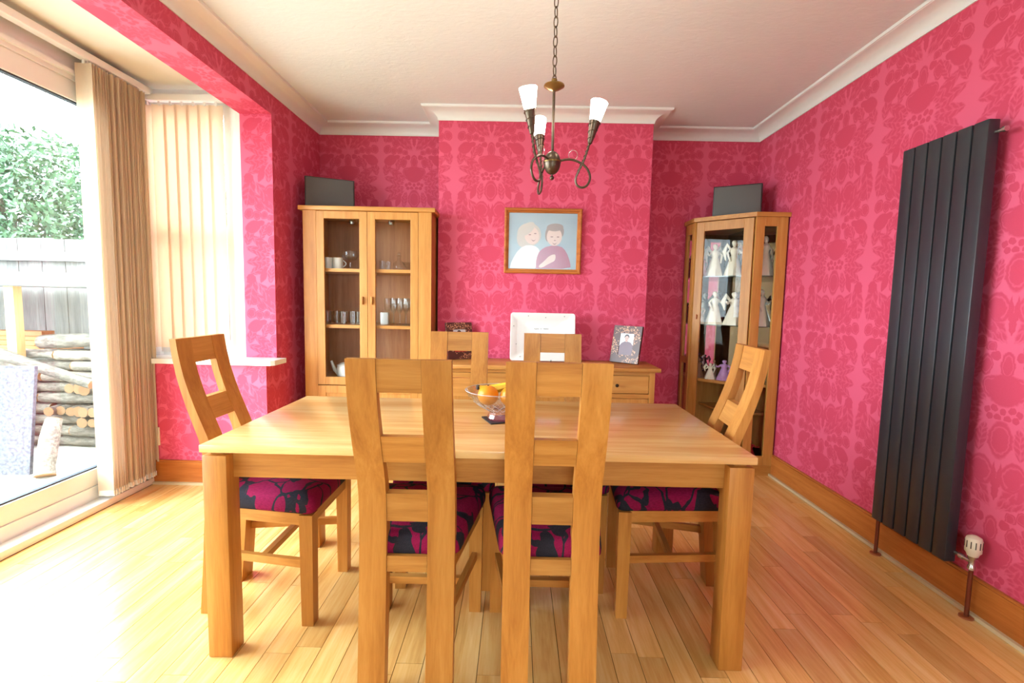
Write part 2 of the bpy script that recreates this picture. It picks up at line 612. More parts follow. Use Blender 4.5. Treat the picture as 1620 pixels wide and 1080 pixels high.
def fabric_mat():
    m, nt, b = new_mat('magenta_damask_fabric')
    b.inputs['Roughness'].default_value = 0.85
    b.inputs['Specular IOR Level'].default_value = 0.15
    tc = nt.n('ShaderNodeTexCoord').outputs['Object']
    p = nt.vm('MULTIPLY', tc, (1, 1, 0.5))
    warp = nt.noise(p, 9, 2, out=1)
    pw = nt.vm('ADD', p, nt.vm('MULTIPLY', nt.vm('SUBTRACT', warp, (0.5, 0.5, 0.5)), (0.09, 0.09, 0.09)))
    n1 = nt.noise(pw, 9.0, 2.0, 0.4, 0.4)
    big = nt.m('GREATER_THAN', n1, 0.415)
    vor = nt.n('ShaderNodeTexVoronoi', feature='DISTANCE_TO_EDGE')
    nt.put(vor.inputs['Vector'], pw)
    vor.inputs['Scale'].default_value = 11.0
    vein = nt.m('GREATER_THAN', vor.outputs[0], 0.045)
    mask = nt.m('MULTIPLY', big, vein)
    fine = nt.noise(nt.vm('MULTIPLY', tc, (1, 0.3, 1)), 320, 2)
    mag = nt.mix(fine, srgb(96, 8, 44), srgb(160, 26, 80))
    blk = nt.mix(fine, srgb(26, 24, 32), srgb(52, 50, 60))
    nt.put(b.inputs['Base Color'], nt.mix(mask, blk, mag))
    nt.put(b.inputs['Normal'], nt.bump(nt.m('ADD', mask, nt.m('MULTIPLY', fine, 0.3)), 0.3, 0.002))
    return m


M['fabric'] = fabric_mat()

# ------------------------------------------------------------------ the shell
# floor: base slab plus individual planks
fl = struct(MB().box(-2.55, XR + 0.1, YN, YB + 0.1, -0.12, -0.016).obj('floor', M['underfloor']))
tag(fl, 'pale oak strip floor laid towards the chimney wall')
unit = MB().box(0, 1, 0, 1, -0.016, 0, 0.0)
pm = unit.obj('plank', M['plank'])
plank_mesh = pm.data
bpy.data.objects.remove(pm)
PWID = 0.094
x = -2.365
rows = 0
while x < XR:
    w = min(PWID, XR - x)
    rng = random.Random(rows * 13 + 5)
    segs = [(YN, 0.35 + rng.random() * 0.4)]
    while segs[-1][1] < YB:
        y0 = segs[-1][1]
        y1 = y0 + rng.uniform(0.5, 1.15)
        if YB - y1 < 0.25:
            y1 = YB
        segs.append((y0, min(y1, YB)))
    for (a, b_) in segs:
        if x < XL - 0.1 and a > 3.12:
            continue
        o = bpy.data.objects.new('plank', plank_mesh)
        COL.objects.link(o)
        o.parent = fl
        o.location = (x + 0.0011, a + 0.0009, 0)
        o.scale = (w - 0.0022, b_ - a - 0.0018, 1)
    x += PWID
    rows += 1


# ceiling
struct(MB().box(XL - 0.2, XR + 0.1, YN, YB + 0.1, ZC, ZC + 0.1).obj('ceiling', M['ceiling']))
struct(MB().box(-2.62, -1.80, 0.1, 3.45, ZB, ZB + 0.1).obj('ceiling_bay', M['bay_paint']))
# back walls of the two alcoves and the chimney breast
struct(MB().box(XL - 0.2, CX0 + 0.05, YB, YB + 0.12, 0, ZC).obj('wall_back', M['paper_alcove_l']))
struct(MB().box(CX1 - 0.05, XR + 0.1, YB, YB + 0.12, 0, ZC).obj('wall_back', M['paper_alcove_r']))
struct(MB().box(CX0, CX1, YC, YB + 0.02, 0, ZC).obj('wall_chimney', M['paper_chimney']))
struct(MB().box(XR, XR + 0.12, 0.30, YB + 0.1, 0, ZC).obj('wall_right', M['paper_right']))
struct(MB().box(XR, XR + 0.12, YN - 0.1, 0.30, 0, ZC).obj('wall_right', M['bay_paint']))
# left wall: pier by the bay, lower stub below the sill, beam over the bay, stretch nearer the viewer
wl = MB()
wl.box(-1.825, XL, 3.19, YB + 0.1, 0.80, ZC)
wl.box(-1.825, XL, 3.05, YB + 0.1, 0, 0.80)
wl.box(-1.825, XL, 0.20, 3.19, 2.42, ZC)
struct(MB().box(-1.825, XL, YN - 0.1, 0.20, 0, ZC).obj('wall_left', M['bay_paint']))
o = struct(wl.obj('wall_left', M['paper_left']))
o.data.materials.append(M['paper_pier'])
o.data.materials.append(M['paper_soffit'])
for p_ in o.data.polygons:
    if abs(p_.normal.y) > 0.9:
        p_.material_index = 1
    elif p_.normal.z < -0.9:
        p_.material_index = 2
struct(MB().box(-2.56, -1.8249, 3.05, 3.20, 0, 0.80).obj('wall_bay', M['paper_pier']))
struct(MB().box(-2.56, -1.826, 0.08, 0.20, 0, ZB).obj('wall_bay', M['bay_paint']))
# wall behind the viewer with a wide garden window
WX0, WX1, WZ0, WZ1 = -0.30, 0.80, 1.05, 2.05
wn = MB()
wn.box(-1.9, WX0, YN - 0.12, YN, 0, ZC)
wn.box(WX1, XR + 0.1, YN - 0.12, YN, 0, ZC)
wn.box(WX0, WX1, YN - 0.12, YN, 0, WZ0)
wn.box(WX0, WX1, YN - 0.12, YN, WZ1, ZC)
struct(wn.obj('wall_near', M['bay_paint']))
w2 = struct(empty('window_2', (0, YN - 0.06, 0)))
f2 = MB()
f2.box(WX0, WX1, -0.04, 0.04, WZ0, WZ0 + 0.06).box(WX0, WX1, -0.04, 0.04, WZ1 - 0.06, WZ1)
for xx in (WX0, (WX0 + WX1) / 2 - 0.03, WX1 - 0.06):
    f2.box(xx, xx + 0.06, -0.04, 0.04, WZ0 + 0.06, WZ1 - 0.06)
f2.obj('window_frame', M['pvc'], w2)
for xx in (WX0 + 0.06, (WX0 + WX1) / 2 + 0.03):
    MB().box(xx, xx + (WX1 - WX0) / 2 - 0.09, -0.006, 0.006, WZ0 + 0.06, WZ1 - 0.06).obj('pane', M['pane'], w2)

# coving round the room: concave profile swept along the walls
path = [(XL, YN), (XL, YB), (CX0, YB), (CX0, YC), (CX1, YC), (CX1, YB), (XR, YB), (XR, YN)]
prof = [(0.0, 2.545), (0.006, 2.545)]
for k in range(1, 10):
    t = PI / 2 * k / 9
    prof.append((0.100 - 0.094 * math.cos(t), 2.546 + 0.058 * math.sin(t)))
prof += [(0.102, 2.606), (0.108, 2.606), (0.109, 2.612), (0.112, 2.6195), (0.0, 2.6195)]


def sweep_cove():
    mb = MB()
    n = len(path)
    rings = []
    for i in range(n):
        p = Vector(path[i])
        if i == 0:
            d = (Vector(path[1]) - p).normalized()
            off = Vector((d.y, -d.x))
        elif i == n - 1:
            d = (p - Vector(path[i - 1])).normalized()
            off = Vector((d.y, -d.x))
        else:
            d0 = (p - Vector(path[i - 1])).normalized()
            d1 = (Vector(path[i + 1]) - p).normalized()
            n0, n1 = Vector((d0.y, -d0.x)), Vector((d1.y, -d1.x))
            off = (n0 + n1) / (1 + n0.dot(n1))
        rings.append([(p.x + off.x * a, p.y + off.y * a, z) for a, z in prof])
    k = len(prof)
    vs = [q for r in rings for q in r]
    fs = []
    for i in range(n - 1):
        for j in range(k):
            j2 = (j + 1) % k
            fs.append((i * k + j, i * k + j2, (i + 1) * k + j2, (i + 1) * k + j))
    mb.add(vs, fs)
    return mb


struct(sweep_cove().obj('trim_1', M['cove'], smooth=True, angle=30))


# skirting boards with the cream bead at their foot
def skirting(name, x0, x1, y0, y1, side, axis):
    m = MB()
    b = MB()
    if side == 'R':
        m.box(XR - 0.02, XR, y0, y1, 0, 0.148).box(XR - 0.014, XR, y0, y1, 0.148, 0.158)
        b.box(XR - 0.036, XR - 0.02, y0, y1, 0, 0.016)
    elif side == 'B':
        m.box(x0, x1, y0 - 0.02, y0, 0, 0.148).box(x0, x1, y0 - 0.014, y0, 0.148, 0.158)
        b.box(x0, x1, y0 - 0.036, y0 - 0.02, 0, 0.016)
    elif side == 'L':
        m.box(XL, XL + 0.02, y0, y1, 0, 0.148).box(XL, XL + 0.014, y0, y1, 0.148, 0.158)
        b.box(XL + 0.02, XL + 0.036, y0, y1, 0, 0.016)
    o = struct(m.obj(name, M['skirting'] if axis == 'Y' else M['skirting_x']))
    b.obj('bead', M['bead'], o)


skirting('baseboard_right', 0, 0, YN, YB, 'R', 'Y')
skirting('baseboard_back', XL, CX0, YB, 0, 'B', 'X')
skirting('baseboard_chimney', CX0, CX1, YC, 0, 'B', 'X')
skirting('baseboard_back', CX1, XR - 0.04, YB, 0, 'B', 'X')
skirting('baseboard_left', 0, 0, 3.05, YB - 0.04, 'L', 'Y')
skirting('baseboard_bay', -2.42, XL + 0.02, 3.05, 0, 'B', 'X')

# ------------------------------------------------------------------ patio door in the bay
d1 = struct(empty('door_1', (XB, 0, 0)))
fr = MB()
fr.box(-0.09, 0, 0.2, 3.25, 2.40, ZB).box(-0.09, 0.02, 0.2, 3.25, 2.425, 2.445)
fr.box(-0.09, 0, 3.17, 3.25, 0.05, 2.40).box(-0.09, 0, 0.2, 0.27, 0.05, 2.40)
fr.box(-0.09, 0.0, 0.2, 3.25, 0.045, 0.115)
fr.obj('door_frame', M['pvc'], d1)
for (a, b_, dx) in ((0.27, 1.30, -0.07), (1.22, 3.17, -0.03)):
    lf = MB()
    lf.box(dx - 0.025, dx + 0.02, a, b_, 0.115, 0.215, 0.004).box(dx - 0.025, dx + 0.02, a, b_, 2.295, 2.40, 0.004)
    e = 0.085
    lf.box(dx - 0.025, dx + 0.02, a, a + e, 0.215, 2.295).box(dx - 0.025, dx + 0.02, b_ - (0.40 if b_ > 2 else e), b_, 0.215, 2.295)
    sash = lf.obj('sash', M['pvc'], d1)
    yb = b_ - (0.40 if b_ > 2 else e)
    g = MB()
    for zz in (0.215, 2.287):
        g.box(dx - 0.02, dx + 0.012, a + e, yb, zz, zz + 0.008)
    g.obj('gasket', M['seal'], sash)
    MB().box(dx - 0.008, dx + 0.004, a + e, yb, 0.223, 2.287).obj('pane', M['pane'], sash)
th = MB().box(0.0, 0.085, 0.2, 3.09, 0.0, 0.042, 0.006).box(-0.09, 0.0, 0.2, 3.25, 0.0, 0.045)
th.obj('threshold', M['sill'], d1, smooth=True)

# ------------------------------------------------------------------ side window of the bay
w1 = struct(empty('window_1', (0, 3.25, 0)))
wf = MB()
wf.box(-1.935, -1.826, -0.05, 0.06, 0.83, ZB, 0.004)
wf.box(-2.52, -2.415, -0.05, 0.06, 0.83, ZB, 0.004)
wf.box(-2.415, -1.935, -0.02, 0.06, 0.83, 0.93).box(-2.415, -1.935, -0.02, 0.06, 2.42, ZB)
wf.box(-2.415, -1.935, -0.01, 0.06, 1.62, 1.70)
wf.obj('window_frame', M['pvc'], w1)
MB().box(-2.415, -1.935, 0.02, 0.032, 0.93, 1.62).obj('pane', M['pane'], w1)
MB().box(-2.415, -1.935, 0.02, 0.032, 1.70, 2.42).obj('pane', M['pane'], w1)
sl = MB().prism([(-2.44, 0.0), (-2.44, -0.235), (XL + 0.045, -0.235), (XL + 0.065, -0.215), (XL + 0.065, -0.06), (XL, -0.06), (XL, 0.0)], 0.80, 0.832)
sl.obj('window_sill', M['sill'], w1)


# ------------------------------------------------------------------ vertical blinds
def slat_mesh(w, z0, z1):
    mb = MB()
    pr = []
    for k in range(5):
        t = k / 4 - 0.5
        pr.append((t * w, 0.006 * (0.25 - t * t) * 4 - 0.003))
    vs = [(a, b_, z0) for a, b_ in pr] + [(a, b_, z1) for a, b_ in pr]
    vs += [(a, b_ + 0.0008, z0) for a, b_ in pr] + [(a, b_ + 0.0008, z1) for a, b_ in pr]
    fs = []
    for k in range(4):
        fs.append((k, k + 1, 6 + k, 5 + k))
        fs.append((10 + k, 15 + k, 16 + k, 11 + k))
        fs.append((k, 10 + k, 11 + k, k + 1))
        fs.append((5 + k, 6 + k, 16 + k, 15 + k))
    fs.append((0, 5, 15, 10))
    fs.append((4, 14, 19, 9))
    return mb.add(vs, fs)


def chain_mesh(w):
    mb = MB()
    mb.box(-w / 2, w / 2, -0.0022, 0.003, 0, 0.03)
    pts = [(w * 0.45 * math.cos(a), 0.0, 0.012 + 0.014 * math.sin(a)) for a in [2 * PI * k / 12 for k in range(12)]]
    mb.tube(pts, 0.0018, 5, closed=True)
    return mb


vb = empty('vertical_blind', (-2.38, 0, 0), 0, 'cream vertical blind slats drawn into a stack beside the patio door', 'blind')
hr = MB().box(-0.025, 0.025, 0.35, 3.13, 2.505, 2.545, 0.004)
hr.obj('headrail', M['pvc'], vb)
s0 = slat_mesh(0.089, 0.072, 2.487).obj('slat', M['blind'], vb, smooth=True)
c0 = chain_mesh(0.089).obj('weight_chain', M['pvc'], s0, loc=(0, 0, 0.062))
g0 = MB().box(-0.006, 0.006, -0.003, 0.003, 2.485, 2.507).obj('hook', M['pvc'], s0)
s0.location = (0.0, 2.685, 0)
s0.rotation_euler = (0, 0, math.radians(3))
for k in range(1, 21):
    c = copy_tree(s0, vb)
    c.location = (random.uniform(-0.005, 0.005) + 0.004, 2.685 + 0.0185 * k, 0)
    c.rotation_euler = (0, 0, math.radians(random.uniform(-9, 9)))

sb = empty('vertical_blind', (0, 3.155, 0), 0, 'closed cream vertical blind over the small side window above the sill', 'blind')
MB().box(-2.40, -1.86, -0.022, 0.022, 2.475, 2.515, 0.004).obj('headrail', M['pvc'], sb)
s1 = slat_mesh(0.089, 0.875, 2.455).obj('slat', M['blind'], sb, smooth=True)
chain_mesh(0.089).obj('weight_chain', M['pvc'], s1, loc=(0, 0, 0.862))
MB().box(-0.006, 0.006, -0.003, 0.003, 2.45, 2.477).obj('hook', M['pvc'], s1)
for k in range(7):
    c = s1 if k == 0 else copy_tree(s1, sb)
    c.location = (-1.955 - 0.0735 * k, 0, 0)
    c.rotation_euler = (0, 0, math.radians((5, 7, 4, 8, 5, 7, 50)[k]))

# ------------------------------------------------------------------ dining table
tb = empty('dining_table', (0, 0, 0), 0, 'rectangular oak dining table with square legs in the middle of the room', 'table')
TX0, TX1, TY0, TY1, TZ = -1.046, 0.802, 1.535, 2.352, 0.752
MB().box(TX0, TX1, TY0, TY1, TZ - 0.026, TZ, 0.003).obj('table_top', M['table_top'], tb, smooth=True)
LW, LD = 0.082, 0.074
for lx in (TX0 + 0.006, TX1 - 0.006 - LW):
    for ly in (TY0 + 0.004, TY1 - 0.004 - LD):
        lg = MB().box(0, LW, 0, LD, 0, 0.715, 0.004).obj('leg', M['oak_z'], tb, smooth=True, loc=(lx, ly, 0))
        MB().box(0.02, LW - 0.02, 0.02, LD - 0.02, 0.712, 0.728).obj('spacer', M['oak_x'], lg)
for ly in (TY0 + 0.045, TY1 - 0.045 - 0.024):
    MB().box(TX0 + LW, TX1 - LW, 0, 0.024, 0.628, 0.727, 0.002).obj('apron', M['oak_x'], tb, loc=(0, ly, 0))
for lx in (TX0 + 0.03, TX1 - 0.03 - 0.024):
    MB().box(0, 0.024, TY0 + LD, TY1 - LD, 0.628, 0.727, 0.002).obj('apron', M['oak_y'], tb, loc=(lx, 0, 0))


# ------------------------------------------------------------------ dining chairs
PROFILE = [(0.0, 0.0), (0.12, 0.010), (0.25, 0.020), (0.40, 0.029), (0.52, 0.033), (0.58, 0.033), (0.642, 0.029), (0.70, 0.017),
           (0.76, -0.004), (0.82, -0.025), (0.88, -0.043), (0.94, -0.059), (1.0, -0.070), (1.04, -0.076), (1.08, -0.080)]
THICK = [(0.0, 0.040), (0.45, 0.046), (0.60, 0.042), (0.75, 0.036), (0.90, 0.029), (1.08, 0.024)]


def lerp(tab, z):
    for (z0, a), (z1, b_) in zip(tab, tab[1:]):
        if z <= z1:
            return a + (b_ - a) * (z - z0) / (z1 - z0)
    return tab[-1][1]


def slab(x0, x1, zs, inset=0.0):
    """a board between x0 and x1 that follows the curved side profile of the back"""
    mb = MB()
    n = len(zs)
    vs = []
    for z in zs:
        yr = lerp(PROFILE, z) + inset
        yf = lerp(PROFILE, z) + lerp(THICK, z) - inset
        vs += [(x0, yr, z), (x1, yr, z), (x1, yf, z), (x0, yf, z)]
    fs = [(0, 1, 2, 3), tuple(4 * (n - 1) + k for k in (3, 2, 1, 0))]
    for i in range(n - 1):
        for k in range(4):
            k2 = (k + 1) % 4
            fs.append((4 * i + k, 4 * i + k2, 4 * (i + 1) + k2, 4 * (i + 1) + k))
    mb.add(vs, fs)
    return mb


def zrange(a, b_, n):
    return [a + (b_ - a) * k / n for k in range(n + 1)]


def bar(p, q, w, h):
    """a straight bar of width w (sideways) and height h (z) from p to q"""
    p, q = Vector(p), Vector(q)
    d = (q - p)
    s = Vector((d.y, -d.x, 0)).normalized() * (w / 2)
    vs = []
    for c in (p, q):
        for sx, sz in ((-1, 0), (1, 0), (1, 1), (-1, 1)):
            vs.append(c + s * sx + Vector((0, 0, h * sz)))
    return MB().add(vs, [(3, 2, 1, 0), (4, 5, 6, 7), (0, 1, 5, 4), (1, 2, 6, 5), (2, 3, 7, 6), (3, 0, 4, 7)])


def cushion():
    mb = MB()
    out = []
    corners = [(-0.160, 0.045), (0.160, 0.045), (0.222, 0.482), (-0.222, 0.482)]
    cx, cy = 0.0, 0.27
    n = len(corners)
    for i in range(n):
        p = Vector(corners[i])
        a = (Vector(corners[i - 1]) - p).normalized()
        b_ = (Vector(corners[(i + 1) % n]) - p).normalized()
        r = 0.035
        for k in range(6):
            t = k / 5
            q = p + a * r * (1 - t) ** 2 + b_ * r * t ** 2
            out.append(q)
        m = len(out)
        nxt = Vector(corners[(i + 1) % n])
        for k in range(1, 4):
            s = p + b_ * r + (nxt - b_ * r - (p + b_ * r)) * k / 4
            out.append(s)
    N = len(out)
    rings = [(0.965, 0.444), (0.995, 0.452), (1.0, 0.466), (0.992, 0.484), (0.965, 0.500), (0.91, 0.511), (0.80, 0.519), (0.6, 0.525), (0.35, 0.528)]
    vs, fs = [], []
    for s, z in rings:
        for q in out:
            vs.append((cx + (q.x - cx) * s, cy + (q.y - cy) * s, z))
    vs.append((cx, cy, 0.529))
    for j in range(len(rings) - 1):
        for k in range(N):
            k2 = (k + 1) % N
            fs.append((j * N + k, j * N + k2, (j + 1) * N + k2, (j + 1) * N + k))
    last = (len(rings) - 1) * N
    for k in range(N):
        fs.append((last + k, last + (k + 1) % N, len(vs) - 1))
    fs.append(tuple(range(N - 1, -1, -1)))
    return mb.add(vs, fs)


def make_chair():
    t = empty('dining_chair')
    zs = [z for z, _ in PROFILE]
    for s in (-1, 1):
        x0, x1 = sorted((s * 0.064, s * 0.149))
        slab(x0, x1, zs).obj('back_leg', M['oak_z'], t, smooth=True, angle=35)
    for name, a, b_ in (('top_rail', 0.983, 1.0795), ('back_rail', 0.760, 0.846), ('back_rail', 0.560, 0.650), ('seat_rail', 0.398, 0.448)):
        slab(-0.0631, 0.0631, zrange(a, b_, 4), 0.002).obj(name, M['oak_x'], t, smooth=True, angle=35)
    for s in (-1, 1):
        fl_ = MB()
        vs = []
        for z, e in ((0, 0.003), (0.437, 0.0)):
            xa, xb = sorted((s * (0.157 + e), s * (0.209 - e)))
            vs += [(xa, 0.422 + e, z), (xb, 0.422 + e, z), (xb, 0.472 - e, z), (xa, 0.472 - e, z)]
        fl_.add(vs, [(3, 2, 1, 0), (4, 5, 6, 7), (0, 1, 5, 4), (1, 2, 6, 5), (2, 3, 7, 6), (3, 0, 4, 7)])
        lg = fl_.obj('front_leg', M['oak_z'], t)
        bar((s * 0.132, 0.06, 0.395), (s * 0.188, 0.43, 0.395), 0.024, 0.055).obj('seat_rail', M['oak_y'], t)
        bar((s * 0.118, 0.05, 0.222), (s * 0.180, 0.43, 0.222), 0.020, 0.030).obj('stretcher', M['oak_y'], t)
    bar((-0.16, 0.452, 0.395), (0.16, 0.452, 0.395), 0.024, 0.048).obj('seat_rail', M['oak_x'], t)
    bar((-0.142, 0.255, 0.226), (0.142, 0.255, 0.226), 0.022, 0.026).obj('stretcher', M['oak_x'], t)
    cushion().obj('seat', M['fabric'], t, smooth=True, angle=70)
    return t


chair = make_chair()
CH = [
    (-0.327, 1.390, 0, 'oak dining chair at the near table side, the one nearer the patio door'),
    (0.122, 1.390, 0, 'oak dining chair at the near table side, directly hiding part of the fruit bowl'),
    (-0.295, 2.425, 180, 'oak dining chair at the far table side, in front of the dark photo frame'),
    (0.190, 2.425, 180, 'oak dining chair at the far table side, in front of the white plate'),
    (-1.217, 1.912, -90, 'oak dining chair at the table end beside the patio door'),
    (0.902, 1.965, 85, 'oak dining chair at the table end beside the corner cabinet'),
]
for i, (x, y, a, lab) in enumerate(CH):
    c = chair if i == 0 else copy_tree(chair)
    c.location = (x, y, 0)
    c.rotation_euler = (0, 0, math.radians(a))
    tag(c, lab, 'chair', 'oak dining chairs with curved slatted backs')

# ------------------------------------------------------------------ sideboard
SX0, SX1, SY0, SY1, SZ = -0.555, 0.975, 3.175, 3.575, 0.812
sd = empty('sideboard', (0, 0, 0), 0, 'oak sideboard with drawers below the chimney picture', 'sideboard')
MB().box(SX0, SX1, SY0, SY1, SZ - 0.026, SZ, 0.003).obj('top', M['cab_x'], sd, smooth=True)
bx0, bx1, by0 = SX0 + 0.033, SX1 - 0.033, SY0 + 0.024
for xx in (bx0, bx1 - 0.036):
    for yy in (by0, SY1 - 0.05):
        MB().box(xx, xx + 0.036, yy, yy + 0.036, 0, SZ - 0.026).obj('leg', M['cab_z'], sd)
MB().box(bx0 + 0.004, bx0 + 0.022, by0 + 0.03, SY1 - 0.02, 0.10, SZ - 0.026).obj('side_panel', M['cab_y'], sd)
MB().box(bx1 - 0.022, bx1 - 0.004, by0 + 0.03, SY1 - 0.02, 0.10, SZ - 0.026).obj('side_panel', M['cab_y'], sd)
MB().box(bx0, bx1, SY1 - 0.02, SY1 - 0.01, 0.10, SZ - 0.026).obj('back_panel', M['cab_x'], sd)
rl = MB()
rl.box(bx0 + 0.036, bx1 - 0.036, by0 + 0.004, by0 + 0.03, SZ - 0.052, SZ - 0.026)
rl.box(bx0 + 0.036, bx1 - 0.036, by0 + 0.004, by0 + 0.03, 0.602, 0.632)
rl.box(bx0 + 0.036, bx1 - 0.036, by0 + 0.004, by0 + 0.03, 0.08, 0.12)
rl.obj('front_frame', M['cab_x'], sd)
dw = (bx1 - bx0 - 0.072 - 2 * 0.036) / 3
for k in range(3):
    a = bx0 + 0.036 + k * (dw + 0.036)
    if k:
        MB().box(a - 0.036, a, by0 + 0.003, by0 + 0.03, 0.12, SZ - 0.05).obj('divider', M['cab_z'], sd)
    dr = MB().box(a + 0.003, a + dw - 0.003, by0 + 0.006, by0 + 0.026, 0.636, SZ - 0.055, 0.002).obj('drawer', M['cab_x'], sd)
    kb = MB().lathe([(0.0, 0.0), (0.006, 0.0), (0.005, 0.012), (0.011, 0.018), (0.012, 0.024), (0.008, 0.029), (0.0, 0.030)], 14)
    kb.xf(Matrix.Translation((a + dw / 2, by0 + 0.006, 0.692)) @ Matrix.Rotation(PI / 2, 4, 'X'))
    kb.obj('knob', M['knob'], dr, smooth=True)
    dm = MB()
    e = 0.05
    dm.box(a + 0.003, a + dw - 0.003, by0 + 0.006, by0 + 0.026, 0.545, 0.599)
    dm.box(a + 0.003, a + dw - 0.003, by0 + 0.006, by0 + 0.026, 0.123, 0.18)
    dm.box(a + 0.003, a + e, by0 + 0.006, by0 + 0.026, 0.18, 0.545).box(a + dw - e, a + dw - 0.003, by0 + 0.006, by0 + 0.026, 0.18, 0.545)
    dm.box(a + e, a + dw - e, by0 + 0.014, by0 + 0.024, 0.18, 0.545)
    dd = dm.obj('cupboard_door', M['cab_z'], sd)
    kb = MB().lathe([(0.0, 0.0), (0.006, 0.0), (0.005, 0.012), (0.011, 0.018), (0.012, 0.024), (0.008, 0.029), (0.0, 0.030)], 14)
    kb.xf(Matrix.Translation((a + dw - 0.025, by0 + 0.006, 0.40)) @ Matrix.Rotation(PI / 2, 4, 'X'))
    kb.obj('knob', M['knob'], dd, smooth=True)


# ------------------------------------------------------------------ glazed display cabinet in the left alcove
def framed_door(x0, x1, z0, z1, y0, y1, w, wt, wb):
    """door frame in the plane y0..y1, returns the frame mesh builder"""
    m = MB()
    m.box(x0, x0 + w, y0, y1, z0, z1, 0.002).box(x1 - w, x1, y0, y1, z0, z1, 0.002)
    m.box(x0 + w, x1 - w, y0, y1, z1 - wt, z1, 0.002).box(x0 + w, x1 - w, y0, y1, z0, z0 + wb, 0.002)
    return m


GX, GY = -1.063, 3.40
gc = empty('display_cabinet', (GX, GY, 0), math.radians(0.8), 'tall oak display cabinet with two glazed doors in the alcove by the bay', 'cabinet')
hw = 0.452
D = 0.42
MB().box(-hw - 0.026, hw + 0.026, -0.022, D, 1.851, 1.880, 0.003).obj('cornice_board', M['cab_x'], gc, smooth=True)
for s in (-1, 1):
    x0, x1 = sorted((s * hw, s * (hw - 0.020)))
    MB().box(x0, x1, 0.004, D, 0.0, 1.851).obj('side_panel', M['cab_z'], gc)
    x0, x1 = sorted((s * hw, s * (hw - 0.092)))
    MB().box(x0, x1, -0.004, 0.018, 0.0, 1.851, 0.0015).obj('stile', M['cab_z'], gc)
MB().box(-hw + 0.02, hw - 0.02, D - 0.01, D, 0.05, 1.851).obj('back_panel', M['cab_back'], gc)
MB().box(-hw + 0.02, hw - 0.02, 0.02, D - 0.01, 1.84, 1.851).obj('roof_panel', M['cab_x'], gc)
MB().box(-hw + 0.092, hw - 0.092, 0.0, 0.02, 0.0, 0.06).obj('plinth', M['cab_x'], gc)
for zz in (0.628, 1.026, 1.428):
    MB().box(-hw + 0.02, hw - 0.02, 0.03, D - 0.01, zz, zz + 0.024).obj('shelf', M['cab_x'], gc)
ih = hw - 0.093
for s in (-1, 1):
    x0, x1 = sorted((s * 0.0012, s * ih))
    dr = framed_door(x0, x1, 0.618, 1.848, -0.006, 0.016, 0.055, 0.052, 0.057).obj('door', M['cab_z'], gc)
    MB().add([(x0 + 0.05, 0.005, 0.67), (x1 - 0.05, 0.005, 0.67), (x1 - 0.05, 0.005, 1.80), (x0 + 0.05, 0.005, 1.80)], [(0, 1, 2, 3)]).obj('pane', M['cab_glass'], dr)
    MB().box(s * 0.033 - 0.006, s * 0.033 + 0.006, -0.026, -0.006, 1.20, 1.255, 0.003).obj('handle', M['oak_z'], dr, smooth=True)
    ld = framed_door(x0, x1, 0.064, 0.612, -0.006, 0.016, 0.055, 0.055, 0.06)
    ld.box(x0 + 0.05, x1 - 0.05, 0.002, 0.012, 0.11, 0.57)
    lo = ld.obj('cupboard_door', M['cab_z'], gc)
    MB().box(s * 0.033 - 0.006, s * 0.033 + 0.006, -0.026, -0.006, 0.40, 0.455, 0.003).obj('handle', M['oak_z'], lo, smooth=True)
for xx in (-0.17, 0.12):
    sp = MB().lathe([(0.02, 0.0), (0.024, -0.03), (0.02, -0.05), (0.0, -0.05)], 14, (xx, 0.20, 1.84)).obj('spotlight', M['chrome'], gc, smooth=True)

# ------------------------------------------------------------------ corner display cabinet
CC = empty('corner_cabinet', (0, 0, 0), 0, 'oak corner display cabinet with glass door and figurines by the right wall', 'cabinet')
P = [(1.352, 3.93), (1.352, 3.735), (1.676, 3.440), (1.900, 3.440), (1.900, 3.93)]
TOPP = [(1.340, 3.938), (1.340, 3.727), (1.668, 3.424), (1.908, 3.424), (1.908, 3.938)]
MB().prism(TOPP, 1.872, 1.902).obj('cornice_board', M['cab_x'], CC)
MB().prism(P, 0.0, 0.075).obj('plinth', M['cab_x'], CC)
for z0_, z1_, mt_ in ((0.075, 0.655, 'cab_z'), (0.655, 1.872, 'mirror')):
    MB().box(1.352, 1.90, 3.922, 3.93, z0_, z1_).obj('back_panel', M[mt_], CC)
    MB().box(1.892, 1.90, 3.45, 3.922, z0_, z1_).obj('back_panel', M[mt_], CC)


def panel_frame(A, B, z0, z1, wl, wr, wt, wb, th=0.02, z_mid=None):
    """glazed frame standing between plan points A and B (front face on the line A-B)"""
    A, B = Vector((A[0], A[1], 0)), Vector((B[0], B[1], 0))
    L = (B - A).length
    ang = math.atan2(B.y - A.y, B.x - A.x)
    mat = Matrix.Translation(A) @ Matrix.Rotation(ang, 4, 'Z')
    m = MB()
    m.box(0, wl, 0, th, z0, z1, 0.002).box(L - wr, L, 0, th, z0, z1, 0.002)
    m.box(wl, L - wr, 0, th, z1 - wt, z1, 0.002).box(wl, L - wr, 0, th, z0, z0 + wb, 0.002)
    if z_mid:
        m.box(wl, L - wr, 0, th, z_mid, z_mid + 0.05)
    m.xf(mat)
    g = MB().add([(wl - 0.004, th * 0.4, z0 + wb - 0.004), (L - wr + 0.004, th * 0.4, z0 + wb - 0.004), (L - wr + 0.004, th * 0.4, z1 - wt + 0.004),
                  (wl - 0.004, th * 0.4, z1 - wt + 0.004)], [(0, 1, 2, 3)]).xf(mat)
    return m, g, mat, L


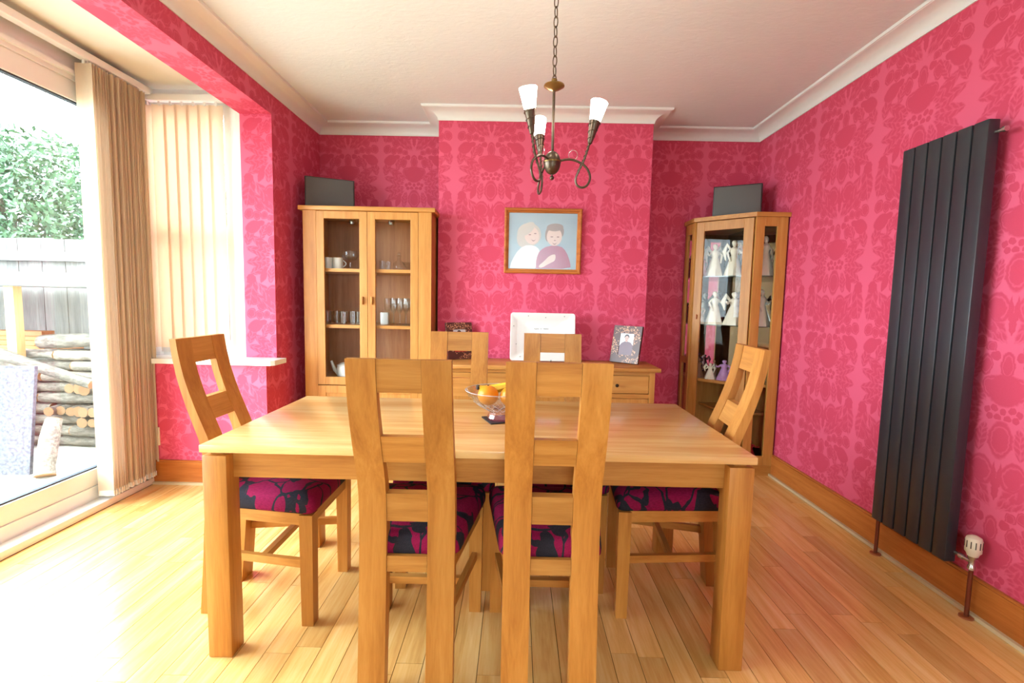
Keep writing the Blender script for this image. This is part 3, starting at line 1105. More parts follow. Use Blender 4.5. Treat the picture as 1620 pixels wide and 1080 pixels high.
m_, g_, _, _ = panel_frame(P[0], P[1], 0.075, 1.872, 0.05, 0.05, 0.08, 0.08, z_mid=0.78)
o = m_.obj('side_frame', M['cab_z'], CC)
g_.obj('pane', M['cab_glass'], o)
m_, g_, mt, L = panel_frame((P[1][0] + 0.012, P[1][1] - 0.011), (P[2][0] - 0.012, P[2][1] + 0.011), 0.085, 1.868, 0.058, 0.066, 0.068, 0.07)
o = m_.obj('door', M['cab_z'], CC)
g_.obj('pane', M['cab_glass'], o)
MB().box(0.028, 0.036, -0.016, 0.002, 1.135, 1.17, 0.002).xf(mt).obj('handle', M['frame_wood'], o)
m_, g_, _, _ = panel_frame(P[2], P[3], 0.075, 1.872, 0.062, 0.072, 0.065, 0.07)
o = m_.obj('front_frame', M['cab_z'], CC)
g_.obj('pane', M['cab_glass'], o)
INN = [(1.376, 3.92), (1.376, 3.748), (1.686, 3.466), (1.89, 3.466), (1.89, 3.92)]
for zz, mt_, h in ((1.463, 'shelf_glass', 0.007), (1.096, 'shelf_glass', 0.007), (0.672, 'cab_x', 0.02)):
    MB().prism(INN, zz - h, zz).obj('shelf', M[mt_], CC)
MB().prism([(1.52, 3.92), (1.56, 3.70), (1.74, 3.55), (1.89, 3.55), (1.89, 3.92)], 0.425, 0.441).obj('shelf', M['cab_x'], CC)


# ------------------------------------------------------------------ things on the cabinets
def speaker(ax, ay, bx, by, z0, z1, label):
    A = Vector((ax, ay, 0))
    d = Vector((bx - ax, by - ay, 0))
    L = d.length
    s = empty('speaker', (ax, ay, 0), math.atan2(d.y, d.x), label, 'speaker', 'slim black speakers on the cabinets')
    MB().box(0, L, 0.006, 0.105, z0, z1, 0.005).obj('case', M['speaker_edge'], s, smooth=True)
    MB().box(0.007, L - 0.007, 0.0, 0.01, z0 + 0.007, z1 - 0.007, 0.003).obj('grille', M['speaker'], s, smooth=True)
    MB().box(0.04, L - 0.06, 0.02, 0.09, z0 - 0.014, z0 + 0.004).obj('foot', M['speaker_edge'], s)
    return s


speaker(-1.550, 3.512, -1.235, 3.650, 1.8945, 2.118, 'black speaker standing on the cabinet with two glazed doors')
speaker(1.478, 3.735, 1.772, 3.580, 1.9165, 2.140, 'black speaker standing on the corner cabinet')


# glassware and crockery in the alcove cabinet (coordinates relative to the cabinet front centre)
def at(xl, yl, z):
    a = math.radians(0.8)
    return (GX + xl * math.cos(a) - yl * math.sin(a), GY + xl * math.sin(a) + yl * math.cos(a), z)


def goblet(h, rb, rs=0.004, base=0.03):
    return MB().lathe([(base, 0.0), (base, 0.003), (rs, 0.008), (rs, h * 0.42), (rb * 0.7, h * 0.52), (rb, h * 0.72), (rb * 0.82, h), (rb * 0.78, h),
                       (rb * 0.94, h * 0.72), (rb * 0.6, h * 0.55), (0.0, h * 0.5)], 16)


def tumbler(h, r):
    return MB().lathe([(r * 0.85, 0.0), (r, h), (r * 0.93, h), (r * 0.8, 0.008), (0.0, 0.008)], 16)


def mug(mat, r=0.036, h=0.082):
    t = empty('mug')
    MB().lathe([(r * 0.94, 0), (r, 0.006), (r, h), (r * 0.92, h), (r * 0.9, 0.008), (0.0, 0.008)], 20).obj('body', mat, t, smooth=True)
    pts = [(r * 0.95 + 0.022 * math.sin(PI * k / 8), 0, h * (0.2 + 0.6 * k / 8)) for k in range(9)]
    MB().tube(pts, 0.004, 6).obj('handle', mat, t, smooth=True)
    return t


mg = mug(M['ceramic'])
for i, (xx, rz, lab) in enumerate(((-0.325, 2.6, 'white mug on the upper cabinet shelf, against the door edge'), (-0.252, 0.4, 'white mug on the upper cabinet shelf, next to the round goblet'))):
    c = mg if i == 0 else copy_tree(mg)
    c.location = at(xx, 0.12, 1.452)
    c.rotation_euler = (0, 0, rz)
    tag(c, lab, 'mug', 'white mugs')


def place(mb, name, mat, loc, label, cat, group=None, rz=0.0):
    o = mb.obj(name, mat, None, smooth=True, angle=50, loc=loc)
    o.rotation_euler = (0, 0, rz)
    return tag(o, label, cat, group)


place(goblet(0.135, 0.058, 0.006, 0.035), 'brandy_glass', M['glassware'], at(-0.165, 0.13, 1.452), 'round brandy glass on the upper cabinet shelf beside the mugs', 'glass')
place(goblet(0.150, 0.03), 'wine_glass', M['glassware'], at(-0.075, 0.13, 1.452), 'tall thin wine glass on the upper shelf behind the door meeting', 'glass')
for k, xx in enumerate((0.075, 0.105)):
    place(tumbler(0.065, 0.022), 'small_tumbler', M['glassware'], at(xx, 0.11 + 0.05 * k, 1.452), 'small clear tumbler on the upper shelf, %s of two by the decanter' % ('front', 'rear')[k], 'glass', 'small tumblers')
dec = MB().lathe([(0.04, 0), (0.045, 0.01), (0.042, 0.05), (0.014, 0.075), (0.012, 0.1), (0.02, 0.106), (0.0, 0.106)], 16)
dec.ball((0, 0, 0.12), 0.014, n=10, m=6)
place(dec, 'decanter', M['glassware'], at(0.19, 0.14, 1.452), 'crystal decanter with ball stopper on the upper cabinet shelf', 'decanter')
place(MB().lathe([(0.02, 0), (0.03, 0.01), (0.06, 0.06), (0.057, 0.06), (0.026, 0.014), (0, 0.012)], 18), 'glass_dish', M['glassware'], at(0.275, 0.13, 1.452),
      'clear glass dish on the upper cabinet shelf', 'dish')
for k in range(5):
    place(tumbler(0.095, 0.028), 'tumbler', M['glassware'], at(-0.325 + 0.058 * k, 0.10 + 0.03 * (k % 2), 1.050), 'clear tumbler on the middle shelf, %s from the green glass' % ('fifth', 'fourth', 'third', 'second', 'first')[k], 'glass', 'row of tumblers on the middle shelf')
place(tumbler(0.11, 0.03), 'green_glass', M['green_glass'], at(-0.068, 0.16, 1.050), 'green tinted glass at the end of the tumbler row', 'glass')
for k in range(10):
    place(goblet(0.198, 0.026, 0.0035, 0.026), 'champagne_flute', M['glassware'], at(0.115 + 0.045 * (k % 5) + 0.02 * (k // 5), 0.10 + 0.11 * (k // 5), 1.050),
          'champagne flute in the %s row on the middle shelf, %s from the pale box' % ('front' if k < 5 else 'back', ('first', 'second', 'third', 'fourth', 'fifth')[k % 5]), 'glass', 'champagne flutes')
place(MB().box(-0.03, 0.03, -0.02, 0.02, 0, 0.09, 0.004), 'gift_box', M['ceramic'], at(0.075, 0.18, 1.050), 'small pale box beside the champagne flutes', 'box')
tp = empty('teapot', at(-0.20, 0.16, 0.652), 0, 'white lidded teapot on the bottom cabinet shelf', 'teapot')
MB().lathe([(0.06, 0), (0.078, 0.012), (0.082, 0.06), (0.074, 0.088), (0.06, 0.092), (0, 0.092)], 24).obj('body', M['ceramic'], tp, smooth=True)
MB().lathe([(0.078, 0.086), (0.08, 0.090), (0.05, 0.106), (0.014, 0.113), (0.008, 0.118), (0.015, 0.128), (0.0, 0.133)], 24).obj('lid', M['ceramic'], tp, smooth=True)
MB().tube([(-0.07, 0, 0.02), (-0.10, 0, 0.05), (-0.115, 0, 0.09), (-0.125, 0, 0.118)], [0.016, 0.014, 0.011, 0.009], 8).obj('spout', M['ceramic'], tp, smooth=True)
MB().tube([(0.07, 0, 0.08), (0.105, 0, 0.085), (0.115, 0, 0.05), (0.08, 0, 0.02)], 0.006, 8).obj('handle', M['ceramic'], tp, smooth=True)
place(MB().lathe([(0.05, 0), (0.06, 0.01), (0.088, 0.055), (0.083, 0.055), (0.05, 0.012), (0, 0.012)], 24), 'serving_bowl', M['ceramic'], at(0.16, 0.15, 0.652),
      'white open bowl on the bottom cabinet shelf', 'bowl')


# figurines in the corner cabinet
def figurine(h, w, wings=True, arm=1):
    mb = MB()
    mb.lathe([(w, 0), (w * 0.98, h * 0.04), (w * 0.72, h * 0.3), (w * 0.48, h * 0.52), (w * 0.36, h * 0.6), (w * 0.5, h * 0.72), (w * 0.42, h * 0.79),
              (w * 0.16, h * 0.83), (w * 0.15, h * 0.86)], 14)
    for i, v in enumerate(mb.v):
        a = math.atan2(v[1], v[0])
        k = 1 + 0.09 * math.cos(7 * a) * max(0, 1 - v[2] / (h * 0.6))
        mb.v[i] = (v[0] * k, v[1] * k, v[2])
    mb.ball((0, 0, h * 0.92), w * 0.27, w * 0.27, h * 0.085, 10, 8)
    mb.ball((0, w * 0.1, h * 0.95), w * 0.3, w * 0.28, h * 0.07, 10, 8)
    for s in (-1, 1):
        lift = 0.55 if s * arm > 0 else 0.95
        mb.tube([(s * w * 0.42, 0, h * 0.75), (s * w * 0.8, -w * 0.2, h * 0.66), (s * w * (0.5 if lift < 0.9 else 1.1), -w * 0.55, h * lift * 0.75)],
                [w * 0.16, w * 0.13, w * 0.1], 6)
        if wings:
            mb.tube([(s * w * 0.15, w * 0.35, h * 0.72), (s * w * 0.7, w * 0.5, h * 0.9), (s * w * 1.0, w * 0.5, h * 0.72), (s * w * 0.8, w * 0.45, h * 0.45)],
                    [w * 0.1, w * 0.3, w * 0.26, w * 0.06], 6)
    return mb


FG = [
    (1.52, 3.74, 1.463, 0.245, 0.062, True, 1, 'figurine', 'tall ivory winged figurine on the top glass shelf'),
    (1.63, 3.66, 1.463, 0.265, 0.064, True, -1, 'figurine', 'ivory figurine with raised arm on the top glass shelf'),
    (1.808, 3.548, 1.463, 0.285, 0.060, False, 1, 'figurine', 'ivory figurine behind the narrow pane on the top glass shelf'),
    (1.445, 3.78, 1.463, 0.16, 0.04, False, 1, 'pink_figure', 'small pink figurine on the top glass shelf by the door handle side'),
    (1.44, 3.78, 1.096, 0.16, 0.045, False, 1, 'figurine', 'short ivory figurine on the second shelf by the door handle side'),
    (1.53, 3.72, 1.096, 0.25, 0.062, False, -1, 'figurine', 'ivory figurine in long gown on the second shelf'),
    (1.645, 3.64, 1.096, 0.245, 0.072, True, 1, 'figurine', 'broad ivory figurine with open arms on the second shelf'),
    (1.805, 3.548, 1.096, 0.265, 0.058, False, -1, 'figurine', 'slim ivory figurine behind the narrow pane on the second shelf'),
    (1.455, 3.77, 0.672, 0.15, 0.036, False, 1, 'brown_figure', 'brown ornament on the wooden shelf nearest the handle'),
    (1.515, 3.70, 0.672, 0.12, 0.04, True, 1, 'figurine', 'small white winged ornament on the wooden shelf'),
    (1.565, 3.75, 0.672, 0.14, 0.034, False, -1, 'brown_figure', 'brown ornament behind the white winged one on the wooden shelf'),
    (1.605, 3.66, 0.672, 0.15, 0.055, False, 1, 'purple_figure', 'lilac ornament in the middle of the wooden shelf'),
    (1.685, 3.60, 0.672, 0.13, 0.038, True, -1, 'pink_figure', 'pink and white ornament at the end of the wooden shelf'),
    (1.70, 3.67, 0.441, 0.17, 0.06, True, 1, 'figurine', 'white reclining figurine on the small lower shelf'),
    (1.61, 3.66, 0.075, 0.17, 0.05, False, 1, 'ceramic', 'white figurine at the bottom of the corner cabinet'),
    (1.80, 3.58, 0.075, 0.15, 0.05, False, -1, 'red_figure', 'red ornament at the bottom of the corner cabinet'),
]
for (x, y, z, h, w, wing, arm, mt_, lab) in FG:
    place(figurine(h, w, wing, arm), 'figurine', M[mt_], (x, y, z), lab, 'figurine', 'ornaments in the corner cabinet', random.uniform(-0.5, 0.5))

# ------------------------------------------------------------------ framed portrait on the chimney breast
def flat(poly, y, z_up=True):
    """flat polygon in the x-z plane at depth y, facing -y"""
    return MB().add([(x, y, z) for x, z in poly], [tuple(range(len(poly)))])


def ellipse(cx, cz, rx, rz, rot=0.0, n=22):
    out = []
    for k in range(n):
        a = 2 * PI * k / n
        ex, ez = rx * math.cos(a), rz * math.sin(a)
        out.append((cx + ex * math.cos(rot) - ez * math.sin(rot), cz + ex * math.sin(rot) + ez * math.cos(rot)))
    return out


def print_mat(name, c1, c2, scale=8.0, rough=0.35):
    m, nt, b = new_mat(name)
    b.inputs['Roughness'].default_value = rough
    b.inputs['Coat Weight'].default_value = 0.12
    b.inputs['Coat Roughness'].default_value = 0.2
    tc = nt.n('ShaderNodeTexCoord').outputs['Object']
    nt.put(b.inputs['Base Color'], nt.mix(nt.noise(tc, scale, 2), c1, c2))
    return m


pf = empty('framed_portrait', (0.181, YC, 1.69), 0, 'wood framed portrait of two children hanging on the chimney breast', 'picture')
FW, FH = 0.285, 0.237


def frame_ring(hw, hh, prof):
    """mitred picture frame ring; prof: (inset from the outer edge, depth towards the viewer)"""
    mb = MB()
    k = len(prof)
    vs = []
    for sx, sz in ((-1, -1), (1, -1), (1, 1), (-1, 1)):
        for a, d in prof:
            vs.append((sx * (hw - a), -d, sz * (hh - a)))
    fs = []
    for i in range(4):
        i2 = (i + 1) % 4
        for j in range(k):
            j2 = (j + 1) % k
            fs.append((i * k + j, i2 * k + j, i2 * k + j2, i * k + j2))
    return mb.add(vs, fs)


tilt = Matrix.Rotation(math.radians(1.5), 4, 'X')
frame_ring(FW, FH, [(0, 0.006), (0, 0.026), (0.008, 0.032), (0.018, 0.030), (0.022, 0.022), (0.030, 0.020), (0.034, 0.012), (0.034, 0.006)]).xf(tilt).obj('frame', M['frame_wood'], pf)
M['print_bg'] = print_mat('print_blue_grey', srgb(132, 158, 186), srgb(176, 204, 214), 5)
M['print_white'] = print_mat('print_pale_blouse', srgb(214, 224, 230), srgb(232, 238, 240))
M['print_maroon'] = print_mat('print_mauve_jumper', srgb(150, 76, 112), srgb(178, 98, 134))
M['print_skin'] = print_mat('print_skin', srgb(216, 190, 184), srgb(228, 204, 198))
M['print_hair'] = print_mat('print_hair', srgb(140, 126, 128), srgb(160, 146, 146))
M['print_hair2'] = print_mat('print_fair_hair', srgb(186, 180, 178), srgb(204, 198, 192))
M['print_line'] = print_mat('print_features', srgb(132, 96, 104), srgb(142, 106, 112))
iw, ih_ = FW - 0.033, FH - 0.033
pr = flat([(-iw, -ih_), (iw, -ih_), (iw, ih_), (-iw, ih_)], -0.010).xf(tilt).obj('print', M['print_bg'], pf)


def pz(px, py):
    """photo pixel of the zoomed print (205..1010, 205..890) to print coordinates"""
    return ((px - 612) / 410.0 * iw, -(py - 548) / 345.0 * ih_)


def ptpoly(pts):
    return [pz(*p) for p in pts]


def smooth_poly(pts, it=2):
    for _ in range(it):
        out = []
        for i in range(len(pts)):
            a, b_ = pts[i], pts[(i + 1) % len(pts)]
            out.append((a[0] * .75 + b_[0] * .25, a[1] * .75 + b_[1] * .25))
            out.append((a[0] * .25 + b_[0] * .75, a[1] * .25 + b_[1] * .75))
        pts = out
    return pts


layers = [
    ('print_hair2', smooth_poly([(300, 600), (300, 420), (360, 340), (480, 320), (570, 380), (595, 470), (580, 540), (520, 600), (400, 640)])),
    ('print_white', [(222, 885)] + smooth_poly([(222, 885), (240, 800), (330, 640), (440, 590), (560, 620), (590, 720), (620, 885)], 1) + [(610, 885)]),
    ('print_hair', smooth_poly([(640, 520), (640, 420), (690, 340), (790, 325), (860, 370), (865, 450), (840, 500), (760, 540), (670, 560)])),
    ('print_maroon', [(535, 885)] + smooth_poly([(535, 885), (540, 760), (580, 660), (680, 600), (830, 600), (900, 670), (950, 800), (960, 885)], 1) + [(950, 885)]),
]
dy = -0.0104
for nm, pts in layers:
    flat(ptpoly(pts), dy).xf(tilt).obj('print_shape', M[nm], pr)
    dy -= 0.0003
for nm, e in (('print_skin', (480, 480, 88, 110, 0.2)), ('print_skin', (750, 490, 92, 112, 0.0)), ('print_hair', (755, 375, 100, 48, 0.05)), ('print_hair2', (420, 400, 110, 62, 0.7))):
    cx, cz = pz(e[0], e[1])
    flat(ellipse(cx, cz, e[2] / 410 * iw, e[3] / 345 * ih_, e[4]), dy).xf(tilt).obj('print_shape', M[nm], pr)
    dy -= 0.0002
for e in ((455, 470, 16, 6), (520, 455, 16, 6), (720, 492, 17, 6), (795, 492, 17, 6), (757, 535, 12, 5)):
    cx, cz = pz(e[0], e[1])
    flat(ellipse(cx, cz, e[2] / 410 * iw, e[3] / 345 * ih_), dy).xf(tilt).obj('print_shape', M['print_line'], pr)
for cx_, cy_ in ((500, 520), (755, 556)):
    smile = [(cx_ - 30 + 6 * q, cy_ + 20 - 20 * ((q - 5) / 5) ** 2) for q in range(11)] + [(cx_ + 30 - 6 * q, cy_ + 30 - 30 * ((q - 5) / 5) ** 2) for q in range(11)]
    flat(ptpoly(smile), dy).xf(tilt).obj('print_shape', M['print_line'], pr)
dy -= 0.0002
flat(ptpoly(smooth_poly([(560, 860), (640, 790), (690, 730), (760, 700), (775, 730), (765, 790), (700, 820), (600, 885)])), dy).xf(tilt).obj('print_shape', M['print_skin'], pr)
MB().box(-iw, iw, -0.0145, -0.0135, -ih_, ih_).xf(tilt).obj('pane', M['print_glass'], pf)

# ------------------------------------------------------------------ things on the sideboard
# square plate on a wire stand
pl = empty('square_plate', (0.190, 3.425, SZ), 0, 'large white square plate propped upright on the sideboard', 'plate')
lean = Matrix.Translation((0, 0, 0.004)) @ Matrix.Rotation(math.radians(-9), 4, 'X')


def rrect(hw, hh, r, n=5):
    out = []
    for cx, cz, a0 in ((hw - r, hh - r, 0), (-hw + r, hh - r, 90), (-hw + r, -hh + r, 180), (hw - r, -hh + r, 270)):
        for k in range(n + 1):
            a = math.radians(a0 + 90 * k / n)
            out.append((cx + r * math.cos(a), cz + r * math.sin(a)))
    return out


pb = MB()
rings = []
for hw_, hh_, d in ((0.10, 0.08, 0.012), (0.226, 0.170, -0.018), (0.234, 0.174, -0.021), (0.231, 0.172, -0.027), (0.222, 0.165, -0.026),
                    (0.168, 0.118, 0.0), (0.160, 0.110, 0.004), (0.02, 0.02, 0.004)):
    rings.append([(x, d, z + 0.174) for x, z in rrect(hw_, hh_, min(0.02, hw_ * 0.4))])
N = len(rings[0])
vs = [q for r in rings for q in r]
fs = []
for j in range(len(rings) - 1):
    for k in range(N):
        fs.append((j * N + k, j * N + (k + 1) % N, (j + 1) * N + (k + 1) % N, (j + 1) * N + k))
fs.append(tuple(range(N)))
fs.append(tuple((len(rings) - 1) * N + k for k in range(N)))
pb.add(vs, fs).xf(lean).obj('dish', M['ceramic'], pl, smooth=True, angle=35)
M['ink'] = plain('grey_ink', srgb(150, 148, 146), 0.6)
sc_ = MB()
wr = random.Random(3)
for (x0, x1) in ((-0.062, -0.026), (-0.018, -0.008), (0.004, 0.044)):
    pts = []
    n = int((x1 - x0) / 0.0022)
    for k in range(n + 1):
        pts.append((x0 + (x1 - x0) * k / n, 0.002, 0.232 + 0.0065 * math.sin(k * 1.9) + 0.003 * wr.random()))
    sc_.tube(pts, 0.0009, 4)
sc_.xf(lean).obj('script_lettering', M['ink'], pl)
dt = MB()
for (x, z) in ((-0.21, 0.25), (-0.19, 0.12), (-0.105, 0.325), (0.02, 0.315), (0.155, 0.325), (-0.16, 0.03)):
    dt.ball((x, -0.021, z), 0.004, 0.001, 0.004, 8, 4)
dt.xf(lean).obj('printed_dots', M['ink'], pl)
ws = MB()
for sx in (-0.06, 0.06):
    ws.tube([(sx, -0.062, 0.022), (sx, -0.062, 0.002), (sx, 0.05, 0.002), (sx, 0.07, 0.22)], 0.0022, 6)
ws.tube([(-0.06, 0.05, 0.002), (0.06, 0.05, 0.002)], 0.0022, 6)
ws.obj('stand', M['wire'], pl)


def leafy_frame_mat():
    m, nt, b = new_mat('brown_frame_leaf_pattern')
    b.inputs['Roughness'].default_value = 0.35
    tc = nt.n('ShaderNodeTexCoord').outputs['Object']
    v = nt.n('ShaderNodeTexVoronoi', feature='DISTANCE_TO_EDGE')
    nt.put(v.inputs['Vector'], nt.vm('ADD', tc, nt.vm('MULTIPLY', nt.noise(tc, 60, 2, out=1), (0.02, 0.02, 0.02))))
    v.inputs['Scale'].default_value = 62
    area = nt.m('GREATER_THAN', nt.noise(tc, 14, 1), 0.47)
    mk = nt.m('MULTIPLY', nt.m('GREATER_THAN', v.outputs[0], 0.16), area)
    nt.put(b.inputs['Base Color'], nt.mix(mk, srgb(84, 46, 40), srgb(206, 150, 112)))
    return m


M['leafy'] = leafy_frame_mat()
M['photo_white'] = print_mat('photo_white', srgb(232, 232, 236), srgb(240, 240, 244))
M['photo_skin'] = print_mat('photo_skin', srgb(206, 160, 150), srgb(216, 172, 160))
M['photo_dark'] = print_mat('photo_dark_hair', srgb(52, 40, 42), srgb(62, 48, 50))
M['photo_jumper'] = print_mat('photo_wine_jumper', srgb(96, 62, 78), srgb(112, 76, 92), 20)
M['photo_red'] = print_mat('photo_red_top', srgb(176, 40, 34), srgb(196, 54, 44), 20)


def photo_frame(loc, rz, w, h, leanback, jumper, label):
    t = empty('photo_frame', loc, rz, label, 'photo frame')
    mt = Matrix.Rotation(math.radians(-leanback), 4, 'X') @ Matrix.Translation((0, 0, h / 2 + 0.002))
    frame_ring(w / 2, h / 2, [(0, 0.0), (0, 0.016), (w * 0.25, 0.016), (w * 0.25, 0.010), (w * 0.25, 0.0)]).xf(mt).obj('frame', M['leafy'], t)
    a, b_ = w * 0.255, h * 0.5 - w * 0.245
    ph = flat([(-a, -b_), (a, -b_), (a, b_), (-a, b_)], -0.010).xf(mt).obj('photo', M['photo_white'], t)
    flat([(-a, -b_), (a, -b_)] + [(a * 0.96, -b_ * 0.1), (a * 0.6, b_ * 0.18), (a * 0.2, b_ * 0.26), (-a * 0.25, b_ * 0.26), (-a * 0.65, b_ * 0.12), (-a * 0.98, -b_ * 0.2)], -0.0104).xf(mt).obj('photo_shape', jumper, ph)
    flat(ellipse(-a * 0.02, b_ * 0.68, a * 0.34, b_ * 0.24), -0.0107).xf(mt).obj('photo_shape', M['photo_dark'], ph)
    flat(ellipse(-a * 0.02, b_ * 0.5, a * 0.28, b_ * 0.28), -0.0110).xf(mt).obj('photo_shape', M['photo_skin'], ph)
    for ex in (-0.13, 0.10):
        flat(ellipse(a * ex, b_ * 0.53, a * 0.045, b_ * 0.025), -0.0113).xf(mt).obj('photo_shape', M['photo_dark'], ph)
    flat(ellipse(-a * 0.02, b_ * 0.36, a * 0.1, b_ * 0.025), -0.0113).xf(mt).obj('photo_shape', M['photo_red'], ph)
    MB().box(-w / 2, w / 2, 0.0, 0.006, -h / 2, h / 2).xf(mt).obj('back_board', M['slate_mat'], t)
    bar((0, 0.01, 0.002), (0, 0.07, 0.002), 0.03, 0.004).obj('strut', M['slate_mat'], t)
    return t


photo_frame((0.786, 3.445, SZ), math.radians(-42), 0.225, 0.270, 12, M['photo_jumper'], 'patterned brown photo frame with a boy, near the sideboard end by the corner cabinet')
photo_frame((-0.405, 3.475, SZ), math.radians(32), 0.205, 0.268, 11, M['photo_red'], 'patterned brown photo frame half hidden by a far chair')

# ------------------------------------------------------------------ fruit bowl on the table
BX, BY = -0.060, 1.955
mt = MB().box(-0.062, 0.062, -0.062, 0.062, 0, 0.005, 0.001).obj('coaster', M['slate_mat'], None, loc=(BX, BY, TZ))
mt.rotation_euler = (0, 0, math.radians(22))
tag(mt, 'black square slate coaster under the fruit bowl', 'coaster')
bz = TZ + 0.006


def crystal_bowl():
    mb = MB()
    n = 40
    prof_o = [(0.052, 0.0, 0), (0.056, 0.008, 0), (0.050, 0.022, 0), (0.044, 0.030, 0), (0.060, 0.042, 1), (0.085, 0.056, 1), (0.112, 0.078, 1), (0.134, 0.100, .5), (0.148, 0.122, .2)]
    prof_i = [(0.144, 0.122, 0), (0.128, 0.100, 0), (0.105, 0.079, 0), (0.078, 0.060, 0), (0.050, 0.049, 0), (0.0, 0.046, 0)]
    vs, fs = [], []
    rows_ = prof_o + prof_i
    for j, (r, z, cut) in enumerate(rows_):
        for k in range(n):
            a = 2 * PI * k / n
            rr = r * (1 + 0.022 * cut * (1 if (k + j) % 2 else -1))
            vs.append((rr * math.cos(a), rr * math.sin(a), z))
    for j in range(len(rows_) - 1):
        for k in range(n):
            k2 = (k + 1) % n
            fs.append((j * n + k, j * n + k2, (j + 1) * n + k2, (j + 1) * n + k))
    fs.append(tuple(range(n - 1, -1, -1)))
    return mb.add(vs, fs)


M['crystal'] = glass('cut_crystal', (0.95, 0.96, 0.97, 1), 2.3, 0.08)
bw = empty('fruit_bowl', (BX, BY, bz), 0, 'cut glass fruit bowl on the dining table', 'bowl')
crystal_bowl().obj('glass_body', M['crystal'], bw)
M['glint_white'] = plain('painted_glint_white', srgb(226, 228, 234), 0.2, vary=0.05)  # opaque white that paints glints onto the clear glass


def bowl_r(z):
    return lerp([(0.030, 0.0445), (0.042, 0.0605), (0.056, 0.0855), (0.078, 0.1125), (0.100, 0.1345), (0.122, 0.1485)], z)


ct = MB()
for k in range(18):
    for s in (-1, 1):
        pts = []
        for j in range(7):
            z = 0.040 + 0.038 * j / 6
            a = 2 * PI * k / 18 + s * 0.40 * j / 6
            r = bowl_r(z) * 1.012
            pts.append((r * math.cos(a), r * math.sin(a), z))
        ct.tube(pts, 0.0007, 4)
ct.obj('cut_facet_glints', M['glint_white'], bw)  # white lines painting the glints along the cut facets
MB().tube([(0.1463 * math.cos(2 * PI * k / 48), 0.1463 * math.sin(2 * PI * k / 48), 0.1222) for k in range(48)], 0.0010, 5, closed=True).obj('rim_glint', M['glint_white'], bw, smooth=True)  # white line painting the highlight on the glass rim


def fruit_orange(dx, dy_, z, r, label):
    t = empty('orange', (BX + dx, BY + dy_, bz + z - 0.008), 0, label, 'orange', 'oranges in the glass bowl')
    MB().ball((0, 0, 0), r, r, r * 0.94, 22, 14).obj('peel', M['orange'], t, smooth=True, angle=180)
    MB().lathe([(0.0, 0.0), (0.004, 0.0), (0.003, 0.003), (0, 0.003)], 8, (0, 0, r * 0.93)).obj('stalk_end', M['banana_tip'], t)


fruit_orange(-0.050, -0.034, 0.112, 0.043, 'orange at the front of the glass bowl nearest the patio door')
fruit_orange(0.040, -0.040, 0.110, 0.042, 'orange in the bowl beside the front one, mostly behind a chair back')
fruit_orange(0.050, 0.045, 0.105, 0.039, 'orange at the back of the glass bowl, hidden behind a chair back')


def banana(pts, label):
    t = empty('banana', (BX, BY, bz), 0, label, 'banana', 'bananas in the glass bowl')
    P_ = [Vector(p) for p in pts]
    n = 14
    cur = []
    for k in range(n + 1):
        u = k / n
        cur.append(P_[0] * (1 - u) ** 2 + P_[1] * 2 * u * (1 - u) + P_[2] * u * u)
    rs = [0.0075 + 0.0105 * math.sin(PI * min(1, max(0, (k / n - 0.02) / 0.96))) ** 0.6 for k in range(n + 1)]
    MB().tube(cur, rs, 7).obj('skin', M['banana'], t, smooth=True, angle=50)
    d = (cur[0] - cur[1]).normalized()
    MB().tube([cur[0] - d * 0.003, cur[0] + d * 0.010], [0.008, 0.006], 7).obj('tip', M['banana_tip'], t, smooth=True)


banana([(-0.094, 0.020, 0.128), (-0.060, 0.085, 0.085), (0.060, 0.060, 0.138)], 'banana with dark tip lying across the back of the fruit bowl')
banana([(-0.092, -0.002, 0.126), (-0.030, 0.050, 0.105), (0.075, 0.020, 0.152)], 'banana lying over the oranges in the fruit bowl')

# ------------------------------------------------------------------ chandelier
HX, HY = 0.129, 1.965
ch = empty('chandelier', (HX, HY, ZC), 0, 'three-arm bronze chandelier with lit frosted shades hanging over the table', 'chandelier')
zc = lambda z: z - ZC
MB().lathe([(0.0, zc(2.62)), (0.05, zc(2.62)), (0.05, zc(2.61)), (0.03, zc(2.585)), (0.008, zc(2.575)), (0.0, zc(2.575))], 20).obj('ceiling_rose', M['bronze'], ch, smooth=True)
link = None
z = 2.575
i = 0
while z > 2.125:
    pts = []
    for k in range(16):
        a = 2 * PI * k / 16
        pts.append((0.0085 * math.cos(a), 0, 0.021 * math.sin(a) * (1.0)))
    if link is None:
        link = MB().tube(pts, 0.0023, 6, closed=True).obj('chain_link', M['bronze'], ch, smooth=True)
        lk = link
    else:
        lk = link.copy()
        COL.objects.link(lk)
        lk.parent = ch
    lk.location = (0, 0, zc(z - 0.021))
    lk.rotation_euler = (0.06 * (-1) ** i, 0.05, (i % 2) * PI / 2 + 0.5)
    z -= 0.0365
    i += 1
MB().lathe([(0.004, zc(2.125)), (0.011, zc(2.12)), (0.012, zc(2.108)), (0.040, zc(2.098)), (0.041, zc(2.094)), (0.022, zc(2.082)), (0.006, zc(2.076)), (0.0, zc(2.076))], 24).obj('cup', M['brass'], ch, smooth=True)
MB().tube([(0, 0, zc(2.09)), (0, 0, zc(1.83))], 0.0055, 10).obj('rod', M['bronze'], ch, smooth=True)
MB().ball((0, 0, zc(1.800)), 0.034, 0.034, 0.046, 24, 16).obj('hub', M['bronze'], ch, smooth=True, angle=180)
MB().lathe([(0.036, zc(1.8055)), (0.0365, zc(1.803)), (0.036, zc(1.8005))], 24, closed=True).obj('hub_band', M['brass'], ch, smooth=True)
